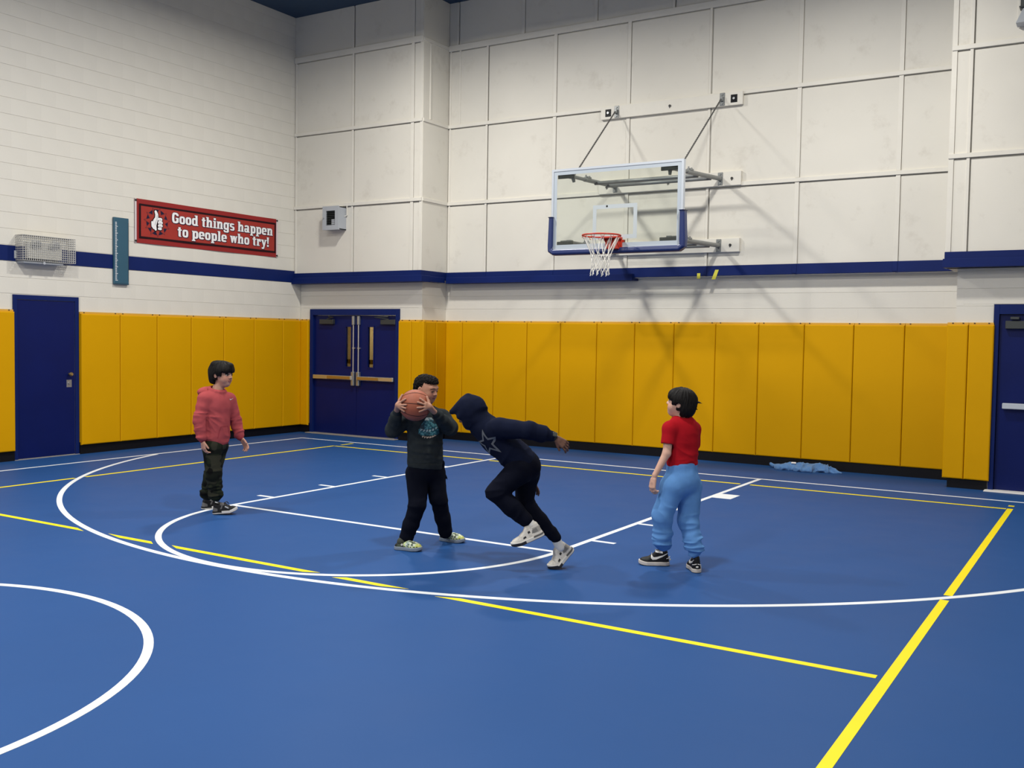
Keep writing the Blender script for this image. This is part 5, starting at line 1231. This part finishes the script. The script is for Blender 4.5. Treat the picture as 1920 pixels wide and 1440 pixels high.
def clog_cols(V, L):
    x = V[:, 0]/L; n1 = vnoise(V*60+3, 9); n2 = vnoise(V*80+11, 12); col = np.tile(np.array((0.26, 0.34, 0.30)), (len(V), 1))
    col[n1 > 0.56] = (0.50, 0.58, 0.26); col[n2 > 0.60] = (0.60, 0.64, 0.58); col[n1 < 0.42] = (0.10, 0.13, 0.08); col[n2 < 0.30] = (0.025, 0.03, 0.025); col[(x > 0.84) & (n2 < 0.7)] = (0.46, 0.48, 0.13)
    hl = x < 0.36; col[hl] = (0.012, 0.014, 0.014); col[hl & (n1 > 0.6)] = (0.035, 0.05, 0.03); return col
def clog_extra(o, side_shape, world):
    for ys in (-1, 1):
        for x in (0.125, 0.150, 0.176, 0.198): side_shape('vent_hole', [[(x, 0.030), (x+0.011, 0.030), (x+0.011, 0.037), (x, 0.037)]], M_hole, ys, 0.001, 2)
        y = ys*0.036; MB().tube([world(0.078, y-ys*0.004, 0.046), world(0.078, y+ys*0.004, 0.046)], 0.0085, 10).mk('rivet', M_offwhite, o)
sole_grey = sole_plain((0.20, 0.24, 0.30))
hR, tR = F.on_floor(740, 1031), F.on_floor(794, 1036); hL, tL = F.on_floor(825, 1014), F.on_floor(874, 1020)
place_shoe(p2, 'clog', 0.232, hR+D(0.0, 0.03), tR-hR, 0.02, 0.0, 0, clog_cols, (M_leather, sole_grey), M_leather, name='clog', extra=clog_extra)
place_shoe(p2, 'clog', 0.232, hL+D(0, 0.03), tL-hL, 0.0, 0.05, 0, clog_cols, (M_leather, sole_grey), M_leather, name='clog', extra=clog_extra)
for l, h_ in ((lR, hR), (lL, hL)):
    S = SDF(*bounds([l[2], h_+D(0.06, 0.03, 0.05)], 0.08), 0.005); S.cone(l[2], h_+D(0.055, 0.03, 0.055), 0.038, 0.040, 0.01); cloth('sock', S, p2, material('olive_sock', (0.035, 0.04, 0.028), 0.9))

# the basketball
bl_ = root('basketball', bc-np.array((0, 0, BR)), label='orange-brown leather basketball held up by the child in charcoal', cat='ball')
M_ball = material('ball_leather', (0.30, 0.072, 0.030), 0.5, var=0.10, vscale=9, bump=0.35, bscale=420)
V, Fq = [], []; nu, nv = 64, 40
ba = nrm(D(0.05, -0.35, 0.95)); bb_ = nrm(np.cross(ba, D(0, -1, 0))); bcx = np.cross(ba, bb_)
for i in range(nv+1):
    for j in range(nu):
        t, q = math.pi*i/nv, 2*math.pi*j/nu; V.append(bc+BR*(math.cos(t)*ba+math.sin(t)*(math.cos(q)*bb_+math.sin(q)*bcx)))
for i in range(nv):
    for j in range(nu): Fq.append((i*nu+j, (i+1)*nu+j, (i+1)*nu+(j+1) % nu, i*nu+(j+1) % nu))
sph = mk('leather', V, Fq, M_ball, bl_, smooth=True)
def seam(fn, n=64): return MB().tube([bc+nrm(fn(t))*(BR-0.0012) for t in np.linspace(0, 2*math.pi, n, endpoint=False)], 0.0030, 6, closed=True).mk('seam', M_black, sph)
e1, e2, e3 = nrm(D(0.10, 0.16, 0.98)), None, None
e2 = nrm(np.cross(e1, D(0.97, 0.1, 0))); e3 = np.cross(e1, e2)
seam(lambda t: math.cos(t)*e3+math.sin(t)*e2); seam(lambda t: math.cos(t)*e1+math.sin(t)*e3)
for s in (-1, 1): seam(lambda t: math.cos(t)*e3*1.0+math.sin(t)*e2*0.75+s*e1*(0.80-0.30*math.cos(t)**2))
# ---- person 3: navy hoodie with the hood up, running
F = Frame(1040, 1067); p3 = root('person', F.A, label='child running bent forward in a navy hoodie with the hood up and white high-tops', cat='person')
P, D = F.P, F.D
fw = nrm(D(-0.62, 0.0, -0.60)); lf = nrm(D(0.05, -1.0, 0)); upb = nrm(np.cross(fw, lf))
neck, chest, pelv = P(902, 795, 0.0), P(928, 818, 0.0), P(984, 872, 0.0)
aL = (P(936, 803, -0.13), P(992, 807, -0.21), P(1036, 818, -0.17)); aR = (P(930, 806, 0.14), P(975, 855, 0.20), P(994, 893, 0.16))
lL = (P(972, 884, -0.08), P(930, 923, -0.13), P(986, 975, -0.10)); lR = (P(988, 888, 0.07), P(983, 943, 0.07), P(1042, 1008, 0.02))
hc, HR, HH = P(884, 777, 0.0), head_axes(D(-0.93, 0.03, -0.36), 0.0), 0.208
S = SDF(*bounds([neck, pelv, hc+0.15*F.up, *aR, *aL, *lR, *lL, P(1072, 842, -0.15), P(1003, 910, 0.12), hc+HR[1]*0.14], 0.08), 0.0036)
build_head(S, hc, HR, HH); S.cone(hc-HR[2]*0.05-HR[1]*0.02, neck, 0.046, 0.05, 0.02)
torso_and_limbs(S, neck, chest, pelv, lf, nrm(np.cross(lf, pelv-chest)), None, (lR, lL), (aR, aL), 0.095)
hand(S, aL[2]+D(0.022, 0, -0.012), D(0.82, -0.02, -0.57), D(-0.5, 0.35, -0.75), D(-0.35, -0.35, -0.8), 1.0, (20, 30, 25), 5)
hand(S, aR[2]+D(0.0, 0, -0.01), D(0.55, -0.05, -0.80), D(-0.7, 0.2, -0.5), D(0.2, -0.9, 0.1), 0.98, (5, 12, 12), 10)
sk3 = (0.120, 0.058, 0.040)
grow_body('body', S, p3, M_skin, lambda V: head_colours(V, hc, HR, HH, sk3, (0.008, 0.006, 0.006), (0.10, 0.04, 0.035))*np.where(V[:, 2:3] > -9, 1, 1))
S = SDF(*bounds([neck, pelv, *aR, *aL, hc+HR[2]*0.16, hc+HR[1]*0.16, hc-HR[1]*0.16], 0.13), 0.0058)
tf = nrm(np.cross(lf, pelv-chest))
S.cone(chest, lerp(chest, pelv, 0.93), 0.138, 0.134, 0.05, n=tf, sq=0.82); S.cone(neck+D(0.01, 0, -0.01), chest, 0.085, 0.125, 0.04, n=tf, sq=0.85)
for a, s in ((aR, -1), (aL, 1)):
    S.cone(lerp(chest, neck, 0.45)+lf*s*0.04, a[0], 0.078, 0.072, 0.03); S.chain([a[0], a[1], lerp(a[1], a[2], 0.55), lerp(a[1], a[2], 0.90)], [0.074, 0.060, 0.055, 0.038], 0.02)
# hood: a thick shell round the head, pointed forward over the brow, open in front
Lh = lambda x, y, z: hc+HH*(x*HR[0]+y*HR[1]+z*HR[2])
S.ell(Lh(0, -0.06, 0.13), HH*np.array((0.45, 0.53, 0.47)), HR, 0.03); S.ell(Lh(0, -0.06, -0.16), HH*np.array((0.41, 0.40, 0.40)), HR, 0.04); S.cone(Lh(0, -0.10, -0.30), neck+D(0.015, 0, -0.015), 0.085, 0.095, 0.03); S.cone(Lh(0, -0.16, 0.40), Lh(0, -0.10, 0.62), 0.05, 0.022, 0.05)
for s in (-0.22, 0, 0.22): S.cone(Lh(s, 0.10, 0.38), Lh(s*0.9, 0.58, 0.32), 0.050, 0.018, 0.04)

for s in (-1, 1): S.cone(Lh(s*0.38, 0.05, 0.22), Lh(s*0.34, 0.40, 0.05), 0.026, 0.018, 0.04); S.cone(Lh(s*0.36, 0.05, 0.0), Lh(s*0.31, 0.30, -0.28), 0.03, 0.02, 0.04)
S.ell(Lh(0, 0.28, -0.12), HH*np.array((0.335, 0.40, 0.44)), HR, 0.012, 'sub'); S.ell(Lh(0, 0.57, -0.22), HH*np.array((0.48, 0.30, 0.45)), HR, 0.015, 'sub'); S.ell(Lh(0, -0.02, 0.05), HH*np.array((0.375, 0.46, 0.40)), HR, 0.006, 'sub')
ho, hV, hQ = cloth('hoodie', S, p3, M_navyhood, torso_folds(chest, pelv, 0.008)+limb_folds(*aL, 0.006, 0.06)+limb_folds(*aR, 0.006, 0.06)+[(Lh(0, -0.3, -0.2), 0.16, HR[2], 0.05, 0.009)], 51)
for a in (aL, aR):
    S = SDF(*bounds([a[1], a[2]], 0.09), 0.0045); S.cone(lerp(a[1], a[2], 0.86), lerp(a[1], a[2], 1.02), 0.033, 0.031, 0.005); cloth('cuff', S, ho, M_navyhood)
# star print on the chest, outlined
def star(c, r, ri=0.42): return [(c[0]+(r if i % 2 == 0 else r*ri)*math.cos(math.pi/2+math.pi*i/5), c[1]+(r if i % 2 == 0 else r*ri)*math.sin(math.pi/2+math.pi*i/5)) for i in range(10)]
so_, si_ = star((0, 0), 0.105), star((0, 0), 0.068)
stc = P(912, 832, -0.13)
sdir = nrm(D(0.62, 0.74, 0.10)); sx_ = nrm(np.cross(sdir, D(-0.35, 0, 0.93))); sz_ = np.cross(sx_, sdir)
decal('star_print', hV, hQ, [[so_[i], so_[(i+1) % 10], si_[(i+1) % 10], si_[i]] for i in range(10)], stc, sx_, sz_, sdir, material('grey_star_print', (0.10, 0.105, 0.115), 0.6), ho, 0.003, sub=5)
S = SDF(*bounds([pelv, *lR, *lL], 0.15), 0.0058)
S.cone(lerp(chest, pelv, 0.85), pelv, 0.120, 0.118, 0.03, n=tf, sq=0.9); S.ell(pelv+D(0.012, 0, -0.005), (0.095, 0.125, 0.10), np.stack([F.right, F.away, F.up]), 0.03)
for l in (lR, lL): S.cone(pelv-D(0.012, 0, 0), l[0], 0.100, 0.094, 0.03)
S.chain([lL[0], lL[1], lerp(lL[1], lL[2], 0.5), lL[2]], [0.094, 0.070, 0.066, 0.050], 0.02); S.chain([lR[0], lR[1], lerp(lR[1], lR[2], 0.5), lR[2]], [0.090, 0.066, 0.055, 0.040], 0.02)
cloth('trousers', S, p3, M_darkpant, limb_folds(*lR, 0.007, 0.05)+limb_folds(*lL, 0.007, 0.05), 61)
def white_high(V, L):
    x, y, z = V[:, 0]/L, V[:, 1], V[:, 2]; col = np.tile(np.array((0.58, 0.55, 0.50)), (len(V), 1)); g = (0.30, 0.285, 0.26)
    col[(x < 0.26) & (z < 0.085) & (z > 0.045)] = g; col[(x > 0.30) & (x < 0.62) & (z > 0.075-0.05*(x-0.3)) & (np.abs(y) < 0.016)] = (0.45, 0.42, 0.38); n = vnoise(V*70, 4); col[n > 0.72] *= 0.82
    return col
def sole_white_black(V, L):
    x, z = V[:, 0]/L, V[:, 2]; col = np.tile(np.array((0.60, 0.58, 0.54)), (len(V), 1)); col[(x > 0.55) & (z < 0.024)] = (0.02, 0.02, 0.025); col[(x < 0.30) & (z > 0.016)] = (0.10, 0.095, 0.09); col[z < 0.004] = (0.10, 0.09, 0.09); return col
def high_extra(o, side_shape, world):
    for ys in (-1, 1):
        side_shape('wing_patch', [[(0.086, 0.062), (0.104, 0.060), (0.104, 0.075), (0.088, 0.077)]], M_lace, ys, 0.002, 2); side_shape('side_net', [[(0.030, 0.052), (0.078, 0.050), (0.070, 0.072), (0.036, 0.078)]], material('grey_mesh_panel', (0.16, 0.155, 0.145), 0.7), ys, 0.0012, 4)
        side_shape('toe_net', [[(0.125, 0.040), (0.150, 0.038), (0.146, 0.050), (0.126, 0.054)]], M_lace, ys, 0.0012, 2)
    m = MB()
    for i in range(5):
        x = 0.098+i*0.015; z = 0.100-i*0.0095; m.tube([world(x, 0.020, z-0.006), world(x+0.004, 0, z+0.002), world(x, -0.020, z-0.006)], 0.0038, 6)
    m.mk('laces', M_offwhite, o)
# pushing foot: toe on the floor
toe = F.on_floor(1036, 1066); f3 = nrm(D(-0.93, -0.36)); pt = math.radians(-46); bd_ = math.radians(34); L_ = 0.25
x0 = 0.66*L_; fx_ = f3*math.cos(pt)+np.array((0, 0, 1.0))*math.sin(pt); ux_ = np.array((0, 0, 1.0))*math.cos(pt)-f3*math.sin(pt)
tipd = 0.20*L_; tip = fx_*(x0+tipd*math.cos(bd_))+ux_*(tipd*math.sin(bd_))
heel = toe-tip; heel[2] = -tip[2]+0.004; ballz = heel[2]+(fx_*x0)[2]
if ballz < 0.004: heel[2] += 0.004-ballz
place_shoe(p3, 'high', L_, heel, f3, pt, bd_, 0, white_high, (M_leather, sole_white_black), M_leather, extra=high_extra, side=-1)
S = SDF(*bounds([lR[2], heel+fx_*0.06+ux_*0.07], 0.08), 0.0045); S.cone(lerp(lR[1], lR[2], 0.95), heel+fx_*0.062+ux_*0.09, 0.033, 0.036, 0.01); cloth('sock', S, p3, M_sock)
heelL = P(1021, 1003, -0.10); place_shoe(p3, 'high', L_, heelL, D(-0.97, -0.10), math.radians(-23), math.radians(6), 0, white_high, (M_leather, sole_white_black), M_leather, extra=high_extra)
S = SDF(*bounds([lL[2], heelL+D(-0.05, 0, 0.08)], 0.09), 0.0045); S.cone(lL[2], P(1003, 990, -0.10), 0.034, 0.036, 0.01); cloth('sock', S, p3, M_sock)
wt = lerp(aL[1], aL[2], 1.08); wd_ = nrm(aL[2]-aL[1]); wu = nrm(np.cross(wd_, F.away)); wu = wu if wu[2] > 0 else -wu
watch = MB().tube([wt+0.0275*(math.cos(t)*wu+math.sin(t)*np.cross(wd_, wu)) for t in np.linspace(0, 2*math.pi, 16, endpoint=False)], 0.007, 6, closed=True).mk('wristwatch', M_lace, p3)
MB().obox(wt+wu*0.018-F.away*0.026, (0.017, 0.006, 0.017), R=np.stack([wd_, nrm(wu*0.6-F.away*0.8), np.cross(wd_, nrm(wu*0.6-F.away*0.8))]).T, bev=0.003).mk('watch_face', M_darkmetal, watch)

# ---- person 4: red tee, light blue sweatpants, back to the camera
F = Frame(1268, 1069); p4 = root('person', F.A, label='child in a red T-shirt and light blue sweatpants seen from behind', cat='person')
P, D = F.P, F.D
fw = nrm(D(-0.60, 0.80)); lf = np.cross((0, 0, 1.0), fw)
neck, chest, pelv = P(1279, 786, 0.0), P(1280, 812, 0.0), P(1278, 898, 0.0)
aL = (P(1256, 803, -0.08), P(1250, 850, -0.11), P(1228, 891, -0.14)); aR = (P(1300, 804, 0.08), P(1300, 850, 0.15), P(1284, 888, 0.20))
lL = (P(1262, 912, -0.05), P(1242, 966, -0.06), P(1242, 1022, -0.03)); lR = (P(1292, 912, 0.05), P(1291, 976, 0.02), P(1304, 1033, -0.02))
hc, HR, HH = P(1276, 756.5, 0.0), head_axes(D(-0.95, 0.28, 0.20), 0.0), 0.206
S = SDF(*bounds([neck, pelv, hc+0.15*F.up, *aR, *aL, *lR, *lL, P(1220, 918, -0.15), hc+HR[1]*0.13], 0.08), 0.0036)
build_head(S, hc, HR, HH); S.cone(hc-HR[2]*0.05-HR[1]*0.02, neck-F.up*0.03, 0.047, 0.052, 0.02)
torso_and_limbs(S, neck, chest, pelv, lf, fw, None, (lR, lL), (aR, aL), 0.095)
hand(S, aL[2]+D(-0.006, 0, -0.018), D(-0.16, 0.02, -1), D(0.75, 0.65, 0), D(-0.62, 0.78, 0), 0.98, (24, 30, 26), 4)
hand(S, aR[2]+D(0, 0, -0.018), D(-0.1, 0.1, -1), D(-0.75, -0.65, 0), D(-0.62, 0.78, 0), 0.98, (24, 30, 26), 4)
sk4 = (0.60, 0.355, 0.265)
grow_body('body', S, p4, M_skin, lambda V: head_colours(V, hc, HR, HH, sk4, (0.010, 0.008, 0.008), (0.36, 0.12, 0.11)))
hair_bowl('hair', hc, HR, HH, p4, fr=0.09, back=-0.47, seed=9, volume=1.02, side=-0.02, tuft=(((0, -0.46, 0.16), (0.0, -0.66, 0.20)), ((0, -0.60, 0.19), (0.0, -0.76, 0.18)), ((0.04, -0.48, 0.02), (0.05, -0.64, -0.06))), lobes=(((0, -0.34, -0.10), (0.34, 0.20, 0.34)),))
S = SDF(*bounds([neck, pelv, *aL, *aR], 0.12), 0.0056)
S.cone(chest+F.up*0.012, lerp(chest, pelv, 0.62), 0.122, 0.120, 0.04, n=fw, sq=0.76); S.cone(neck-F.up*0.02, chest, 0.060, 0.100, 0.035, n=fw, sq=0.8)
for a, s in ((aR, -1), (aL, 1)): S.cone(lerp(chest, neck, 0.58)+lf*s*0.04, a[0]-F.up*0.003, 0.054, 0.053, 0.03); S.cone(a[0]-F.up*0.003, lerp(a[0], a[1], 0.62), 0.053, 0.051, 0.02)
S.func(lambda X, Y, Z: -(Z-(lerp(chest, pelv, 0.70)[2]-0.012)), *bounds([neck, pelv, *aL, *aR], 0.12), 0.0, 'int')
ae = lerp(aL[0], aL[1], 0.64); av = nrm(aL[1]-aL[0]); S.func(lambda X, Y, Z: np.maximum((ae[0]-X)*av[0]+(ae[1]-Y)*av[1]+(ae[2]-Z)*av[2], np.sqrt((X-ae[0]+0.03*lf[0]*-1)**2+(Y-ae[1]+0.03*lf[1]*-1)**2+(Z-ae[2]+0.02)**2)-0.066), ae-0.1, ae+0.1, 0.004, 'sub')
S.cone(ae-av*0.004, ae+av*0.03, 0.042, 0.042, 0.004, mode='sub'); S.cone(neck+F.up*0.1, neck-F.up*0.022, 0.056, 0.053, 0.006, mode='sub')
ho, hV, hQ = cloth('t_shirt', S, p4, M_redtee, [(P(1290, 845), 0.17, D(0.35, 0, 0.9), 0.05, 0.006), (P(1283, 870), 0.14, F.up, 0.025, 0.006), (P(1270, 800), 0.12, D(0.8, 0, 0.5), 0.03, 0.005)], 71)
S = SDF(neck-0.12, neck+0.12, 0.004)
for t in np.linspace(0, 2*math.pi, 16, endpoint=False):
    g = lambda t: neck-F.up*0.012+fw*0.052*math.cos(t)+lf*0.058*math.sin(t)-F.up*0.016*math.cos(t)
    S.cone(g(t), g(t+2*math.pi/16), 0.009, 0.009, 0.004)
cloth('collar', S, ho, M_redtee)
S = SDF(*bounds([pelv, *lR, *lL, lerp(chest, pelv, 0.7)], 0.15), 0.0056)
S.cone(lerp(chest, pelv, 0.72), pelv-F.up*0.01, 0.117, 0.122, 0.03, n=fw, sq=0.84); S.ell(pelv-fw*0.04-F.up*0.01, (0.105, 0.075, 0.09), np.stack([lf, fw, F.up]), 0.03)
for l in (lR, lL): S.cone(pelv-F.up*0.01, l[0], 0.100, 0.092, 0.03); S.chain([l[0], l[1], lerp(l[1], l[2], 0.55), lerp(l[1], l[2], 0.88), l[2]], [0.090, 0.073, 0.064, 0.060, 0.045], 0.02)
cloth('sweatpants', S, p4, M_bluepant, limb_folds(*lR, 0.009, 0.05)+limb_folds(*lL, 0.009, 0.05)+[(lerp(lL[1], lL[2], 0.82), 0.12, F.up, 0.03, 0.012), (lerp(lR[1], lR[2], 0.85), 0.12, F.up, 0.03, 0.012), (P(1285, 885), 0.12, F.right, 0.03, 0.004)], 81)
def black_high(V, L):
    x, y, z = V[:, 0]/L, V[:, 1], V[:, 2]; col = np.tile(np.array((0.008, 0.008, 0.010)), (len(V), 1)); col[(x > 0.55) & (x < 0.9) & (z > 0.04)] = (0.014, 0.016, 0.017); col[(x < 0.035) & (np.abs(y) < 0.007) & (z > 0.062)] = (0.55, 0.54, 0.52)
    return col
def sole_bone(V, L):
    col = np.tile(np.array((0.52, 0.48, 0.44)), (len(V), 1)); col[V[:, 2] < 0.004] = (0.02, 0.02, 0.02); return col
def force_extra(o, side_shape, world):
    for ys in (-1, 1):
        side_shape('swoosh', swoosh_polys(0.130, 0.048, -0.125, 1)[0:0] or [[(0.138-a*0.125, 0.052+b*0.125*0.75) for a, b in q] for q in [[(dn[0], dn[1]) for dn in quad] for quad in [(((0.02, 0.30)), (0.02, 0.05), (0.10, 0.20), (0.05, 0.40)), ((0.02, 0.05), (0.12, -0.07), (0.20, 0.13), (0.10, 0.20)), ((0.12, -0.07), (0.32, -0.04), (0.40, 0.17), (0.20, 0.13)), ((0.32, -0.04), (0.66, 0.14), (0.70, 0.28), (0.40, 0.17)), ((0.66, 0.14), (1.0, 0.43), (1.0, 0.48), (0.70, 0.28))]]], M_swoosh, ys, 0.0016, 3)
        side_shape('ankle_strap', [[(0.050, 0.092), (0.105, 0.100), (0.108, 0.113), (0.052, 0.106)]], M_swoosh, ys, 0.002, 4); side_shape('strap_window', [[(0.068, 0.100), (0.082, 0.102), (0.082, 0.107), (0.068, 0.105)]], M_lace, ys, 0.003, 2)
    m = MB()
    for s in (-1, 1): m.tube([world(-0.002, s*0.004, 0.066), world(0.006, s*0.022, 0.060), world(0.022, s*0.031, 0.056)], 0.003, 6)
    m.mk('heel_piping', M_swoosh, o); MB().obox(world(-0.0015, 0, 0.045), (0.008, 0.008, 0.005), bev=0.002).mk('heel_mark', M_swoosh, o)
place_shoe(p4, 'high', 0.228, F.on_floor(1255, 1062)+D(0, 0.03), D(-0.985, -0.02), 0, 0.04, 0, black_high, (M_leather, sole_bone), M_leather, extra=force_extra)
place_shoe(p4, 'high', 0.228, F.on_floor(1307, 1075), D(-0.16, 0.98), 0, 0.0, 0, black_high, (M_leather, sole_bone), M_leather, extra=force_extra, side=-1)

# ------------------------------------------------------------------ light blue garment dropped on the floor by the wall
g0_, g1_ = np.array((1.66, 1.05, 0)), np.array((2.38, 1.17, 0))
S = SDF(np.array((1.45, 0.80, -0.03)), np.array((2.65, 1.33, 0.14)), 0.006)
for (x, y, z, rx, ry, rz) in ((1.78, 1.08, 0.025, 0.13, 0.10, 0.045), (1.92, 1.10, 0.03, 0.12, 0.10, 0.05), (2.05, 1.06, 0.025, 0.15, 0.12, 0.045), (2.22, 1.12, 0.025, 0.13, 0.10, 0.05), (2.33, 1.12, 0.02, 0.10, 0.08, 0.035)): S.ell((x, y, z), (rx, ry, rz), None, 0.03)
S.cone((1.72, 1.14, 0.025), (1.60, 1.16, 0.028), 0.028, 0.020, 0.02); S.cone((1.60, 1.16, 0.028), (1.565, 1.16, 0.045), 0.020, 0.018, 0.01); S.cone((2.38, 1.08, 0.015), (2.50, 1.06, 0.012), 0.028, 0.012, 0.02)
S.cone((1.72, 1.02, 0.03), (1.90, 1.08, 0.06), 0.022, 0.020, 0.015); S.cone((1.95, 0.98, 0.025), (2.20, 1.05, 0.05), 0.022, 0.022, 0.015); S.cone((2.10, 1.0, 0.02), (2.36, 1.12, 0.05), 0.018, 0.016, 0.012)
V, Q = S.mesh(1); V = wrinkle(V, Q, [((1.85, 1.08, 0.03), 0.28, (0.6, 0.8, 0.2), 0.045, 0.022), ((2.15, 1.08, 0.03), 0.30, (0.8, -0.5, 0.3), 0.045, 0.030), ((2.35, 1.1, 0.02), 0.2, (0.3, 1, 0), 0.04, 0.022)], 91); V = bend_disp(V, Q, 0.010, 0.045, 17); V[:, 2] = np.maximum(V[:, 2], 0.001)
V = V+np.array((0.0, 0.05, 0)); gm = root('crumpled_sweatshirt', (2.03, 1.13, 0), label='light blue sweatshirt lying crumpled on the floor under the yellow pads', cat='clothing')
mk('cloth', V, Q, material('light_blue_cloth', (0.095, 0.22, 0.46), 0.9, bump=0.1, bscale=300, sheen=0.2), gm, smooth=True)
MB().obox((1.90, 1.10, 0.098), (0.03, 0.012, 0.002), R=((1, 0, 0), (0, 0.8, -0.6), (0, 0.6, 0.8))).mk('care_label', M_white_plain, gm)
